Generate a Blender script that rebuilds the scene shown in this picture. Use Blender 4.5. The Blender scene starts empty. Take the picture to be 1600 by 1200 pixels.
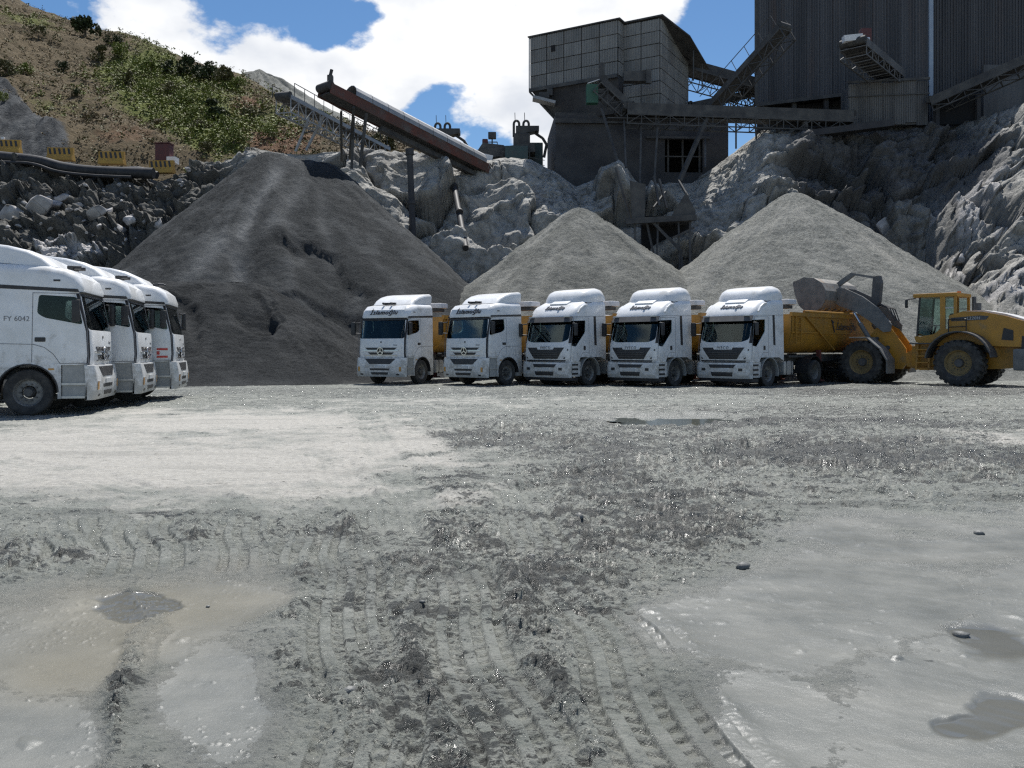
import bpy, bmesh, math, random
import numpy as np
from mathutils import Vector, Matrix
from mathutils.bvhtree import BVHTree
R = math.radians
sc = bpy.context.scene
COL = sc.collection
random.seed(7)
RNG = np.random.default_rng(11)

# ------------------------------------------------------------------ camera
F, HV, CH = 1340.0, 545.0, 1.5          # focal length in px of the 1600 px wide photo, horizon row, eye height
cam = bpy.data.cameras.new('camera')
cam.sensor_fit = 'HORIZONTAL'; cam.sensor_width = 36.0
cam.lens = 36.0 * F / 1600.0
cam.shift_y = -(600.0 - HV) / 1600.0
cam.clip_start = 0.1; cam.clip_end = 6000
cam_o = bpy.data.objects.new('camera', cam); COL.objects.link(cam_o)
cam_o.location = (0, 0, CH); cam_o.rotation_euler = (R(90), 0, 0)
sc.camera = cam_o
# ------------------------------------------------------------------ light
SUN_EL, SUN_AZ = 64.0, 7.0             # degrees; azimuth from +Y towards +X
SD = Vector((math.sin(R(SUN_AZ)) * math.cos(R(SUN_EL)), math.cos(R(SUN_AZ)) * math.cos(R(SUN_EL)), math.sin(R(SUN_EL))))
sun = bpy.data.lights.new('sun', 'SUN'); sun.energy = 5.0; sun.angle = R(0.53); sun.color = (1.0, 0.972, 0.925)
sun_o = bpy.data.objects.new('sun', sun); COL.objects.link(sun_o)
sun_o.rotation_euler = (-SD).to_track_quat('-Z', 'Y').to_euler(); sun_o.location = (0, 0, 120)
world = bpy.data.worlds.new('World'); sc.world = world; world.use_nodes = True
sc.cycles.use_denoising = False; sc.cycles.filter_width = 1.3; sc.cycles.sample_clamp_indirect = 4.0
sc.view_settings.view_transform = 'Standard'; sc.view_settings.look = 'None'
sc.view_settings.gamma = 1.0; sc.view_settings.exposure = 0.5; sc.view_settings.use_curve_mapping = False

def P(u, v, Y):
    return Vector(((u - 800.0) / F * Y, Y, CH + (HV - v) / F * Y))

def build_world():
    nt = world.node_tree; nt.nodes.clear(); N = nt.nodes.new; L = nt.links.new
    out = N('ShaderNodeOutputWorld'); bg = N('ShaderNodeBackground'); bg.inputs['Strength'].default_value = 0.055
    sky = N('ShaderNodeTexSky'); sky.sky_type = 'NISHITA'; sky.sun_disc = False
    sky.sun_elevation = R(SUN_EL); sky.sun_rotation = R(SUN_AZ); sky.altitude = 300; sky.air_density = 1.0; sky.dust_density = 0.4; sky.ozone_density = 2.5
    hs = N('ShaderNodeHueSaturation'); hs.inputs['Saturation'].default_value = 1.22; hs.inputs['Value'].default_value = 1.35
    L(sky.outputs[0], hs.inputs['Color'])
    tc = N('ShaderNodeTexCoord')
    nz = N('ShaderNodeTexNoise'); nz.inputs['Scale'].default_value = 5.2; nz.inputs['Detail'].default_value = 12; nz.inputs['Roughness'].default_value = 0.58
    mp = N('ShaderNodeMapping'); mp.inputs['Scale'].default_value = (1, 1, 1.7); mp.inputs['Location'].default_value = (0.35, 0.2, 0.1)
    L(tc.outputs['Generated'], mp.inputs[0]); L(mp.outputs[0], nz.inputs['Vector'])
    acc = None
    def blob(u, v, rad, w):
        nonlocal acc
        d = Vector(((u - 800) / F, 1.0, (HV - v) / F)).normalized()
        dp = N('ShaderNodeVectorMath'); dp.operation = 'DOT_PRODUCT'; L(tc.outputs['Generated'], dp.inputs[0]); dp.inputs[1].default_value = d
        mr = N('ShaderNodeMapRange'); mr.interpolation_type = 'SMOOTHSTEP'
        mr.inputs['From Min'].default_value = math.cos(rad / F); mr.inputs['From Max'].default_value = 1.0
        mr.inputs['To Min'].default_value = 0.0; mr.inputs['To Max'].default_value = w
        L(dp.outputs['Value'], mr.inputs['Value'])
        if acc is None: acc = mr.outputs[0]
        else:
            a = N('ShaderNodeMath'); a.operation = 'ADD'; L(acc, a.inputs[0]); L(mr.outputs[0], a.inputs[1]); acc = a.outputs[0]
    for b in ((690, 80, 330, .30), (900, 40, 300, .30), (1010, 30, 170, .22), (450, 140, 230, .50), (300, 75, 170, .40), (230, 40, 80, .25), (830, 200, 160, .28), (590, 215, 120, .22), (640, 20, 150, .2), (700, 250, 60, .3), (1100, 20, 60, .1), (1175, 20, 30, .12),
              (400, -10, 150, -.55), (530, 20, 80, -.35), (1150, 95, 140, -.50), (1130, 30, 70, -.2), (715, 214, 120, -.62), (640, 190, 70, -.25), (590, 60, 60, -.15), (360, 100, 50, -.2), (540, 190, 60, -.2)):
        blob(*b)
    na = N('ShaderNodeMapRange'); na.clamp = False; na.inputs['From Min'].default_value = 0; na.inputs['From Max'].default_value = 1; na.inputs['To Min'].default_value = -.85; na.inputs['To Max'].default_value = 1.70; L(nz.outputs[0], na.inputs['Value'])
    sm = N('ShaderNodeMath'); sm.operation = 'ADD'; L(na.outputs[0], sm.inputs[0]); L(acc, sm.inputs[1])
    rp = N('ShaderNodeMapRange'); rp.interpolation_type = 'SMOOTHSTEP'; rp.inputs['From Min'].default_value = 0.54; rp.inputs['From Max'].default_value = 0.74
    L(sm.outputs[0], rp.inputs['Value'])
    # cloud colour: white tops, soft grey in the thick parts
    nz2 = N('ShaderNodeTexNoise'); nz2.inputs['Scale'].default_value = 7.5; nz2.inputs['Detail'].default_value = 6
    L(mp.outputs[0], nz2.inputs['Vector'])
    cr = N('ShaderNodeMapRange'); cr.inputs['From Min'].default_value = 0.36; cr.inputs['From Max'].default_value = 0.56; L(nz2.outputs[0], cr.inputs['Value'])
    cc = N('ShaderNodeMix'); cc.data_type = 'RGBA'; cc.inputs[6].default_value = (9.6, 10.1, 11.0, 1); cc.inputs[7].default_value = (13.6, 13.7, 13.8, 1); L(cr.outputs[0], cc.inputs[0])
    mx = N('ShaderNodeMix'); mx.data_type = 'RGBA'; L(rp.outputs[0], mx.inputs[0]); L(hs.outputs[0], mx.inputs[6]); L(cc.outputs[2], mx.inputs[7])
    L(mx.outputs[2], bg.inputs['Color']); L(bg.outputs[0], out.inputs['Surface'])
build_world()

# ------------------------------------------------------------------ noise (numpy)
def _hash(i, j, k, s):
    h = (i.astype(np.int64) * 374761393 + j.astype(np.int64) * 668265263 + k.astype(np.int64) * 2147483647 + s * 1274126177) & 0xffffffff
    h = ((h ^ (h >> 13)) * 1274126177) & 0xffffffff
    return ((h ^ (h >> 16)) & 0xffff) / 65535.0
def vnoise(x, y, z=None, s=0):
    if z is None:
        i = np.floor(x); j = np.floor(y); fx = x - i; fy = y - j
        fx = fx * fx * fx * (fx * (fx * 6 - 15) + 10); fy = fy * fy * fy * (fy * (fy * 6 - 15) + 10)
        k = np.zeros_like(i)
        a = _hash(i, j, k, s); b = _hash(i + 1, j, k, s); c = _hash(i, j + 1, k, s); d = _hash(i + 1, j + 1, k, s)
        return ((a + (b - a) * fx) * (1 - fy) + (c + (d - c) * fx) * fy) * 2 - 1
    i = np.floor(x); j = np.floor(y); k = np.floor(z); fx = x - i; fy = y - j; fz = z - k
    fx = fx * fx * (3 - 2 * fx); fy = fy * fy * (3 - 2 * fy); fz = fz * fz * (3 - 2 * fz)
    def pl(kk):
        a = _hash(i, j, kk, s); b = _hash(i + 1, j, kk, s); c = _hash(i, j + 1, kk, s); d = _hash(i + 1, j + 1, kk, s)
        return (a + (b - a) * fx) * (1 - fy) + (c + (d - c) * fx) * fy
    return (pl(k) * (1 - fz) + pl(k + 1) * fz) * 2 - 1
def fbm(x, y, z=None, o=4, s=0, g=0.5):
    t = 0; a = 1.0; n = 0; c, q = 0.8, 0.6
    for q_ in range(o):
        t = t + a * vnoise(x, y, z, s + q_ * 17); n += a; a *= g
        x, y = (c * x - q * y) * 2.03 + 5.1, (q * x + c * y) * 2.03 - 3.7
        if z is not None: z = z * 2.03 + 1.3
    return t / n
def ridged(x, y, z=None, o=4, s=0, g=0.5):
    t = 0; a = 1.0; n = 0; c, q = 0.8, 0.6
    for q_ in range(o):
        t = t + a * (1 - 2 * np.abs(vnoise(x, y, z, s + q_ * 17))); n += a; a *= g
        x, y = (c * x - q * y) * 2.1 + 5.1, (q * x + c * y) * 2.1 - 3.7
        if z is not None: z = z * 2.1 + 1.3
    return t / n
def worley(x, y, z, s=0):
    """distance to nearest / second feature point and a random value of the nearest cell"""
    i0 = np.floor(x); j0 = np.floor(y); k0 = np.floor(z)
    d1 = np.full(x.shape, 9.0); d2 = np.full(x.shape, 9.0); rv = np.zeros(x.shape)
    for a in (-1, 0, 1):
        for b in (-1, 0, 1):
            for c in (-1, 0, 1):
                i = i0 + a; j = j0 + b; k = k0 + c
                px = i + _hash(i, j, k, s); py = j + _hash(i, j, k, s + 1); pz = k + _hash(i, j, k, s + 2)
                d = np.sqrt((px - x) ** 2 + (py - y) ** 2 + (pz - z) ** 2)
                r = _hash(i, j, k, s + 3)
                nb = d < d1
                d2 = np.where(nb, d1, np.minimum(d2, d)); rv = np.where(nb, r, rv); d1 = np.where(nb, d, d1)
    return d1, d2, rv
def facets(x, y, z, s=0, k=1.0):
    """tilted plane per Voronoi cell: angular broken rock; also the crack mask and a cell value"""
    i0 = np.floor(x); j0 = np.floor(y); k0 = np.floor(z)
    d1 = np.full(x.shape, 9.0); d2 = np.full(x.shape, 9.0); h = np.zeros(x.shape); rv = np.zeros(x.shape)
    for a in (-1, 0, 1):
        for b in (-1, 0, 1):
            for c in (-1, 0, 1):
                i = i0 + a; j = j0 + b; q = k0 + c
                dx = x - i - _hash(i, j, q, s); dy = y - j - _hash(i, j, q, s + 1); dz = z - q - _hash(i, j, q, s + 2)
                d = np.sqrt(dx * dx + dy * dy + dz * dz)
                r = _hash(i, j, q, s + 3); e = (r - .5) * .9 + k * ((_hash(i, j, q, s + 4) - .5) * dx * 2 + (_hash(i, j, q, s + 5) - .5) * dy * 2 + (_hash(i, j, q, s + 6) - .5) * dz * 2)
                nb = d < d1
                d2 = np.where(nb, d1, np.minimum(d2, d)); h = np.where(nb, e, h); rv = np.where(nb, r, rv); d1 = np.where(nb, d, d1)
    return h, d2 - d1, rv
def crumbs(x, y, f, s, dens):
    """hemispherical clods on a jittered grid, f per metre; dens may be an array; heights in metres"""
    X = x * f; Y = y * f; i0 = np.floor(X); j0 = np.floor(Y); h = np.zeros(x.shape); zero = np.zeros_like(i0)
    for a in (-1, 0, 1):
        for b in (-1, 0, 1):
            i = i0 + a; j = j0 + b
            dx = X - i - _hash(i, j, zero, s); dy = Y - j - _hash(i, j, zero, s + 1); r = .22 + .30 * _hash(i, j, zero, s + 2)
            t = _hash(i, j, zero, s + 4) * 3.14; c, q = np.cos(t), np.sin(t); ex = (c * dx + q * dy) * 1.25; ey = (-q * dx + c * dy) * .85
            v = np.sqrt(np.maximum(0, 1 - (ex * ex + ey * ey) / (r * r))) * r * (.65 + .65 * _hash(i, j, zero, s + 5))
            h = np.maximum(h, np.where(_hash(i, j, zero, s + 3) < dens, v, 0))
    return h / f
def sstep(a, b, x):
    t = np.clip((x - a) / (b - a), 0, 1); return t * t * (3 - 2 * t)

# ------------------------------------------------------------------ mesh helpers
def mesh_obj(name, verts, faces, mat=None, parent=None, smooth=False, attrs=None):
    me = bpy.data.meshes.new(name)
    if isinstance(verts, np.ndarray):
        me.vertices.add(len(verts)); me.vertices.foreach_set('co', verts.astype(np.float32).ravel())
        nf = len(faces); k = faces.shape[1]
        me.loops.add(nf * k); me.loops.foreach_set('vertex_index', faces.astype(np.int32).ravel())
        me.polygons.add(nf); me.polygons.foreach_set('loop_start', np.arange(0, nf * k, k, dtype=np.int32)); me.polygons.foreach_set('loop_total', np.full(nf, k, dtype=np.int32))
        me.update(calc_edges=True)
    else:
        me.from_pydata(verts, [], faces)
    if attrs:
        for an, av in attrs.items():
            at = me.attributes.new(an, 'FLOAT', 'POINT'); at.data.foreach_set('value', np.asarray(av, dtype=np.float32).ravel())
    if smooth: me.polygons.foreach_set('use_smooth', np.ones(len(me.polygons), dtype=bool))
    me.update()
    if mat: me.materials.append(mat)
    o = bpy.data.objects.new(name, me); COL.objects.link(o)
    if parent: o.parent = parent
    return o
def grid_faces(nr, nc):
    i = np.arange(nr - 1)[:, None] * nc + np.arange(nc - 1)[None, :]
    return np.stack([i, i + 1, i + nc + 1, i + nc], -1).reshape(-1, 4)
class MB:
    def __init__(s): s.v = []; s.f = []
    def add(s, vs, fs):
        b = len(s.v); s.v += [tuple(p) for p in vs]; s.f += [tuple(i + b for i in f) for f in fs]; return s
    def hexa(s, p):     # 8 corners: bottom 4 ccw, top 4 ccw
        return s.add(p, [(3, 2, 1, 0), (4, 5, 6, 7), (0, 1, 5, 4), (1, 2, 6, 5), (2, 3, 7, 6), (3, 0, 4, 7)])
    def box(s, c, d, m=None):
        x, y, z = d[0] / 2, d[1] / 2, d[2] / 2
        p = [Vector(q) for q in ((-x, -y, -z), (x, -y, -z), (x, y, -z), (-x, y, -z), (-x, -y, z), (x, -y, z), (x, y, z), (-x, y, z))]
        if m is not None: p = [m @ q for q in p]
        return s.hexa([q + Vector(c) for q in p])
    def bbox(s, c, d, r=.03, m=None):   # box with chamfered edges
        x, y, z = d[0] / 2, d[1] / 2, d[2] / 2; r = min(r, x * .9, y * .9, z * .9)
        bm = bmesh.new(); bmesh.ops.create_cube(bm, size=1)
        for q in bm.verts: q.co = Vector((q.co.x * 2 * x, q.co.y * 2 * y, q.co.z * 2 * z))
        bmesh.ops.bevel(bm, geom=list(bm.edges), offset=r, segments=2, affect='EDGES', profile=.7)
        bm.verts.index_update()
        vs = [(m @ q.co if m is not None else q.co) + Vector(c) for q in bm.verts]; fs = [[q.index for q in f.verts] for f in bm.faces]
        bm.free(); return s.add(vs, fs)
    def beam(s, a, b, w, h=None, up=(0, 0, 1)):
        a = Vector(a); b = Vector(b); h = h or w
        d = (b - a).normalized(); upv = Vector(up)
        if abs(d.dot(upv)) > .985: upv = Vector((0, 1, 0))
        x = d.cross(upv).normalized(); z = x.cross(d).normalized()
        x *= w / 2; z *= h / 2
        return s.hexa([a - x - z, a + x - z, b + x - z, b - x - z, a - x + z, a + x + z, b + x + z, b - x + z])
    def tube(s, a, b, r, n=10, r2=None, cap=True):
        a = Vector(a); b = Vector(b); r2 = r if r2 is None else r2
        d = (b - a).normalized(); x = d.orthogonal().normalized(); y = d.cross(x)
        vs = []; fs = []
        for i in range(n):
            t = 2 * math.pi * i / n; o = x * math.cos(t) + y * math.sin(t); vs += [a + o * r, b + o * r2]
        for i in range(n):
            j = (i + 1) % n; fs.append((2 * i, 2 * j, 2 * j + 1, 2 * i + 1))
        if cap: fs += [tuple(range(2 * n - 2, -1, -2)), tuple(range(1, 2 * n, 2))]
        return s.add(vs, fs)
    def path(s, pts, r, n=8):
        for a, b in zip(pts[:-1], pts[1:]): s.tube(a, b, r, n)
        return s
    def lathe(s, prof, c=(0, 0, 0), axis='X', n=32):    # prof (r, t along axis), closed ring of points
        vs = []; fs = []; m = len(prof); c = Vector(c)
        for i in range(n):
            t = 2 * math.pi * i / n; q, w = math.cos(t), math.sin(t)
            for r, a in prof:
                vs.append(c + (Vector((a, r * q, r * w)) if axis == 'X' else Vector((r * q, r * w, a)) if axis == 'Z' else Vector((r * q, a, r * w))))
        for i in range(n):
            j = (i + 1) % n
            for k in range(m):
                l = (k + 1) % m; fs.append((i * m + k, j * m + k, j * m + l, i * m + l))
        return s.add(vs, fs)
    def prism(s, poly, a, b, axis='X'):                 # polygon in the other two axes, extruded a..b
        def mk(p, t): return (t, p[0], p[1]) if axis == 'X' else (p[0], t, p[1]) if axis == 'Y' else (p[0], p[1], t)
        n = len(poly)
        vs = [mk(p, a) for p in poly] + [mk(p, b) for p in poly]
        fs = [tuple(range(n - 1, -1, -1)), tuple(range(n, 2 * n))] + [(i, (i + 1) % n, n + (i + 1) % n, n + i) for i in range(n)]
        return s.add(vs, fs)
    def build(s, name, mat=None, parent=None, smooth=False, autosmooth=None):
        me = bpy.data.meshes.new(name); me.from_pydata(s.v, [], s.f)
        bm = bmesh.new(); bm.from_mesh(me); bmesh.ops.recalc_face_normals(bm, faces=list(bm.faces)); bm.to_mesh(me); bm.free()
        if smooth:
            me.polygons.foreach_set('use_smooth', [True] * len(me.polygons))
            try: me.set_sharp_from_angle(angle=R(autosmooth or 35))
            except Exception: pass
        me.update()
        if mat: me.materials.append(mat)
        o = bpy.data.objects.new(name, me); COL.objects.link(o)
        if parent: o.parent = parent
        return o
def tag(o, label=None, cat=None, group=None, kind=None):
    if label: o['label'] = label
    if cat: o['category'] = cat
    if group: o['group'] = group
    if kind: o['kind'] = kind
    return o
def thing(name, label, cat, loc=(0, 0, 0), rz=0.0, group=None):
    o = bpy.data.objects.new(name, None); COL.objects.link(o); o.empty_display_size = .3
    o.location = loc; o.rotation_euler = (0, 0, rz)
    return tag(o, label, cat, group)
KIDS = {}
def children(o): return [c for c in bpy.data.objects if c.parent == o]
def copy_tree(o, parent=None):
    c = o.copy(); COL.objects.link(c); c.parent = parent
    for ch in children(o): copy_tree(ch, c)
    return c
def text_obj(name, s, size, mat, parent, M, shear=0.0, align='CENTER', ext=.004, space=1.0):
    cu = bpy.data.curves.new(name, 'FONT'); cu.body = s; cu.size = size; cu.align_x = align; cu.align_y = 'CENTER'; cu.extrude = ext; cu.shear = shear; cu.space_character = space; cu.resolution_u = 3
    t = bpy.data.objects.new(name, cu); COL.objects.link(t)
    dg = bpy.context.evaluated_depsgraph_get(); me = bpy.data.meshes.new_from_object(t.evaluated_get(dg))
    bpy.data.objects.remove(t)
    me.transform(M); me.materials.clear(); me.materials.append(mat); me.name = name
    o = bpy.data.objects.new(name, me); COL.objects.link(o); o.parent = parent
    return o

# ------------------------------------------------------------------ materials
MATS = {}
def surf(name, c1, c2=None, scale=3.0, rough=.6, metal=0.0, bump=0.0, bscale=20.0, detail=5, lo=.35, hi=.65, c3=None, s3=1.0, lo3=.5, hi3=.62, stretch=None, coat=0.0, rvar=0.0, objvar=0.0, spec=.5):
    m = bpy.data.materials.new(name); m.use_nodes = True; nt = m.node_tree; N = nt.nodes.new; L = nt.links.new
    b = nt.nodes['Principled BSDF']; b.inputs['Roughness'].default_value = rough; b.inputs['Metallic'].default_value = metal; b.inputs['Coat Weight'].default_value = coat
    b.inputs['Specular IOR Level'].default_value = spec
    tc = N('ShaderNodeTexCoord'); src = tc.outputs['Object']
    if stretch:
        mp = N('ShaderNodeMapping'); mp.inputs['Scale'].default_value = stretch; L(src, mp.inputs[0]); src = mp.outputs[0]
    oi = N('ShaderNodeObjectInfo')
    ad = N('ShaderNodeVectorMath'); ad.operation = 'MULTIPLY_ADD'; ad.inputs[1].default_value = (1, 1, 1)
    cb = N('ShaderNodeCombineXYZ'); ml = N('ShaderNodeMath'); ml.operation = 'MULTIPLY'; ml.inputs[1].default_value = 37.0
    L(oi.outputs['Random'], ml.inputs[0]); L(ml.outputs[0], cb.inputs[0]); L(ml.outputs[0], cb.inputs[2]); L(src, ad.inputs[0]); L(cb.outputs[0], ad.inputs[2]); src = ad.outputs[0]
    col = None
    def noise(sc_, det=detail):
        n = N('ShaderNodeTexNoise'); n.inputs['Scale'].default_value = sc_; n.inputs['Detail'].default_value = det; n.inputs['Roughness'].default_value = .6; L(src, n.inputs['Vector']); return n.outputs[0]
    def rng(o, a, c):
        r = N('ShaderNodeMapRange'); r.inputs['From Min'].default_value = a; r.inputs['From Max'].default_value = c; L(o, r.inputs['Value']); return r.outputs[0]
    def mix(f, a, c):
        x = N('ShaderNodeMix'); x.data_type = 'RGBA'; L(f, x.inputs[0])
        for i, q in ((6, a), (7, c)):
            if isinstance(q, tuple): x.inputs[i].default_value = (*q, 1)
            else: L(q, x.inputs[i])
        return x.outputs[2]
    if c2 is not None: col = mix(rng(noise(scale), lo, hi), c1, c2)
    if c3 is not None: col = mix(rng(noise(s3), lo3, hi3), col if col is not None else c1, c3)
    if objvar and col is not None:
        h = N('ShaderNodeHueSaturation'); r = N('ShaderNodeMapRange'); r.inputs['To Min'].default_value = 1 - objvar; r.inputs['To Max'].default_value = 1 + objvar
        L(oi.outputs['Random'], r.inputs['Value']); L(r.outputs[0], h.inputs['Value']); L(col, h.inputs['Color']); col = h.outputs[0]
    if col is None: b.inputs['Base Color'].default_value = (*c1, 1)
    else: L(col, b.inputs['Base Color'])
    if rvar:
        r = N('ShaderNodeMapRange'); r.inputs['From Min'].default_value = .3; r.inputs['From Max'].default_value = .7; r.inputs['To Min'].default_value = rough - rvar; r.inputs['To Max'].default_value = rough + rvar
        L(noise(scale * 1.7), r.inputs['Value']); L(r.outputs[0], b.inputs['Roughness'])
    if bump:
        bp = N('ShaderNodeBump'); bp.inputs['Strength'].default_value = bump; bp.inputs['Distance'].default_value = .03; L(noise(bscale, 6), bp.inputs['Height']); L(bp.outputs[0], b.inputs['Normal'])
    MATS[name] = m; return m
# ================================================================== GROUND
def attr_mat(name):
    m = bpy.data.materials.new(name); m.use_nodes = True
    return m, m.node_tree, m.node_tree.nodes.new, m.node_tree.links.new, m.node_tree.nodes['Principled BSDF']
class NB:
    """tiny node-building helper"""
    def __init__(s, nt): s.N = nt.nodes.new; s.L = nt.links.new
    def attr(s, n): a = s.N('ShaderNodeAttribute'); a.attribute_name = n; return a.outputs['Fac']
    def noise(s, src, sc_, det=6, rough=.6):
        n = s.N('ShaderNodeTexNoise'); n.inputs['Scale'].default_value = sc_; n.inputs['Detail'].default_value = det; n.inputs['Roughness'].default_value = rough; s.L(src, n.inputs['Vector']); return n.outputs[0]
    def rng(s, o, a, b, c=0., d=1.):
        r = s.N('ShaderNodeMapRange')
        for k, q in zip(('From Min', 'From Max', 'To Min', 'To Max'), (a, b, c, d)): r.inputs[k].default_value = q
        s.L(o, r.inputs['Value']); return r.outputs[0]
    def math(s, op, a, b):
        m = s.N('ShaderNodeMath'); m.operation = op; m.use_clamp = False
        for i, q in enumerate((a, b)):
            if isinstance(q, (int, float)): m.inputs[i].default_value = q
            else: s.L(q, m.inputs[i])
        return m.outputs[0]
    def mix(s, f, a, c, typ='MIX'):
        x = s.N('ShaderNodeMix'); x.data_type = 'RGBA'; x.blend_type = typ
        if isinstance(f, (int, float)): x.inputs[0].default_value = f
        else: s.L(f, x.inputs[0])
        for i, q in ((6, a), (7, c)):
            if isinstance(q, tuple): x.inputs[i].default_value = (*q, 1)
            else: s.L(q, x.inputs[i])
        return x.outputs[2]
    def bump(s, h, st, dist):
        b = s.N('ShaderNodeBump'); b.inputs['Strength'].default_value = st; b.inputs['Distance'].default_value = dist; s.L(h, b.inputs['Height']); return b
    def obj(s): return s.N('ShaderNodeTexCoord').outputs['Object']

def mud_material():
    m, nt, N, L, b = attr_mat('yard_mud'); k = NB(nt); o = k.obj()
    dry, wet, dark, brown, rg, tr = k.attr('dry'), k.attr('wet'), k.attr('dark'), k.attr('brown'), k.attr('rough'), k.attr('track')
    def stretch(x, y): mp = N('ShaderNodeMapping'); mp.inputs['Scale'].default_value = (x, y, 1.0); L(o, mp.inputs[0]); return mp.outputs[0]
    n0 = k.noise(stretch(.22, 1.5), 1.0, 9, .68); n1 = k.noise(o, 1.7, 9, .66); n2 = k.noise(o, 11, 9, .74); n3 = k.noise(o, 55, 6, .75)
    c5 = lambda x: k.math('SUBTRACT', x, .5)
    M = k.math
    # damp mud, greenish grey, with paler crust
    col = k.mix(k.rng(n2, .32, .68), (.130, .139, .124), (.232, .242, .216))
    col = k.mix(k.rng(n1, .44, .64), col, k.mix(k.rng(n2, .3, .7), (.160, .169, .151), (.262, .270, .242)))
    col = k.mix(M('MULTIPLY', k.rng(n0, .50, .62), .5), col, (.245, .248, .225))
    col = k.mix(M('MULTIPLY', k.rng(n0, .48, .38), .5), col, (.095, .10, .093))
    # dry dusty crust
    pale = k.mix(k.rng(n2, .34, .66), (.27, .262, .24), (.42, .407, .372))
    pale = k.mix(k.rng(n3, .54, .68), pale, (.23, .225, .207))
    pale = k.mix(M('MULTIPLY', k.rng(n0, .52, .62), .55), pale, (.22, .217, .20))
    dm = k.rng(M('ADD', dry, M('MULTIPLY', c5(n1), 1.7)), .18, .72)
    col = k.mix(dm, col, pale)
    # smooth slurry
    ns = k.noise(stretch(.5, 2.4), 1.3, 7, .6)
    slur = k.mix(k.rng(n1, .35, .65), (.118, .123, .114), (.150, .153, .140))
    slur = k.mix(M('MULTIPLY', k.rng(ns, .48, .62), .5), slur, (.168, .168, .151))
    slur = k.mix(M('MULTIPLY', brown, .9), slur, (.155, .144, .110))
    wm = k.rng(M('ADD', wet, M('MULTIPLY', c5(n2), .9)), .25, .80)
    col = k.mix(wm, col, slur)
    # dark flecks: wet mud, with the shaded sides of clods painted in
    bias = M('SUBTRACT', M('SUBTRACT', M('MULTIPLY', rg, .122), M('MULTIPLY', wm, .085)), M('ADD', M('MULTIPLY', dm, .05), M('MULTIPLY', tr, .06)))
    f1 = k.rng(M('ADD', k.noise(stretch(.62, 1.0), 9, 6, .72), bias), .585, .625)
    f2 = k.rng(M('ADD', k.noise(stretch(.7, 1.0), 27, 4, .72), bias), .60, .645)
    f3 = k.rng(M('ADD', k.noise(stretch(.22, 1.0), 3.2, 7, .72), bias), .60, .63)
    shaded_wetmud = k.mix(k.rng(n3, .3, .7), (.022, .024, .023), (.062, .065, .061))
    for f in (f1, f2, f3): col = k.mix(M('MULTIPLY', f, .9), col, shaded_wetmud)
    col = k.mix(M('MULTIPLY', dark, .75), col, (.085, .086, .078))
    L(col, b.inputs['Base Color'])
    r = k.rng(k.noise(o, 5, 8, .7), .38, .62, .13, .60)
    r = M('ADD', M('MULTIPLY', r, M('SUBTRACT', 1.0, wm)), M('MULTIPLY', k.rng(n1, .3, .7, .24, .46), wm))
    r = M('ADD', r, M('MULTIPLY', dm, .45)); r = M('SUBTRACT', r, M('MULTIPLY', dark, .20)); r = M('MAXIMUM', r, .08)
    L(r, b.inputs['Roughness']); L(M('ADD', M('ADD', .22, M('MULTIPLY', rg, .07)), M('MULTIPLY', wm, .16)), b.inputs['Specular IOR Level'])
    calm = M('MULTIPLY', M('SUBTRACT', 1.0, M('MULTIPLY', wm, .88)), M('SUBTRACT', 1.0, M('MULTIPLY', dark, .97)))
    h = M('ADD', M('MULTIPLY', k.noise(o, 16, 9, .76), 1.4), M('MULTIPLY', k.noise(o, 75, 5, .75), .5))
    bp = k.bump(M('MULTIPLY', h, calm), .8, .030); L(bp.outputs[0], b.inputs['Normal'])
    return m
MUD = mud_material()

def blob(U, V, cu, cv, ru, rv): return np.exp(-((U - cu) / ru) ** 2 - ((V - cv) / rv) ** 2)
def gpix(u, v): Y = CH * F / (v - HV); return ((u - 800) / F * Y, Y)
def seg_dist(x, y, a, b):
    ax, ay = a; bx, by = b; dx, dy = bx - ax, by - ay; l = math.hypot(dx, dy); dx /= l; dy /= l
    s = (x - ax) * dx + (y - ay) * dy; d = -(x - ax) * dy + (y - ay) * dx
    return s, d, l
# wheel tracks: start px, end px on the ground, width, depth, tread pitch
TRACKS = [((600, 780), (790, 1340), .56, .024, .105, 1), ((800, 770), (1120, 1240), .56, .024, .105, 1), ((545, 850), (600, 1340), .5, .018, .10, 1), ((500, 705), (640, 880), .5, .03, .2, 0), ((560, 640), (640, 800), .5, .03, .2, 0), ((700, 900), (900, 1340), .5, .018, .10, 1),
          ((112, 815), (98, 888), .62, .028, .11, 1), ((215, 815), (205, 892), .68, .028, .12, 1), ((30, 818), (-20, 895), .62, .032, .11, 1), ((398, 815), (392, 884), .55, .026, .10, 1), ((462, 816), (476, 880), .55, .028, .10, 1), ((690, 690), (905, 664), 1.1, .10, .5, 2), ((700, 660), (880, 700), .9, .08, .4, 2),
          ((860, 770), (1260, 690), .8, .08, .5, 2), ((1000, 725), (1600, 745), .7, .09, .6, 2), ((1050, 690), (1650, 700), .7, .08, .6, 2),
          ((1100, 770), (1700, 790), .7, .07, .6, 2), ((300, 640), (1000, 634), .9, .06, .6, 2), ((900, 622), (1700, 632), 1.0, .06, .6, 2), ((250, 680), (720, 655), .5, .03, .2, 0), ((100, 790), (700, 740), .5, .025, .2, 0), ((-100, 700), (420, 800), .5, .02, .2, 0)]
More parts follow.
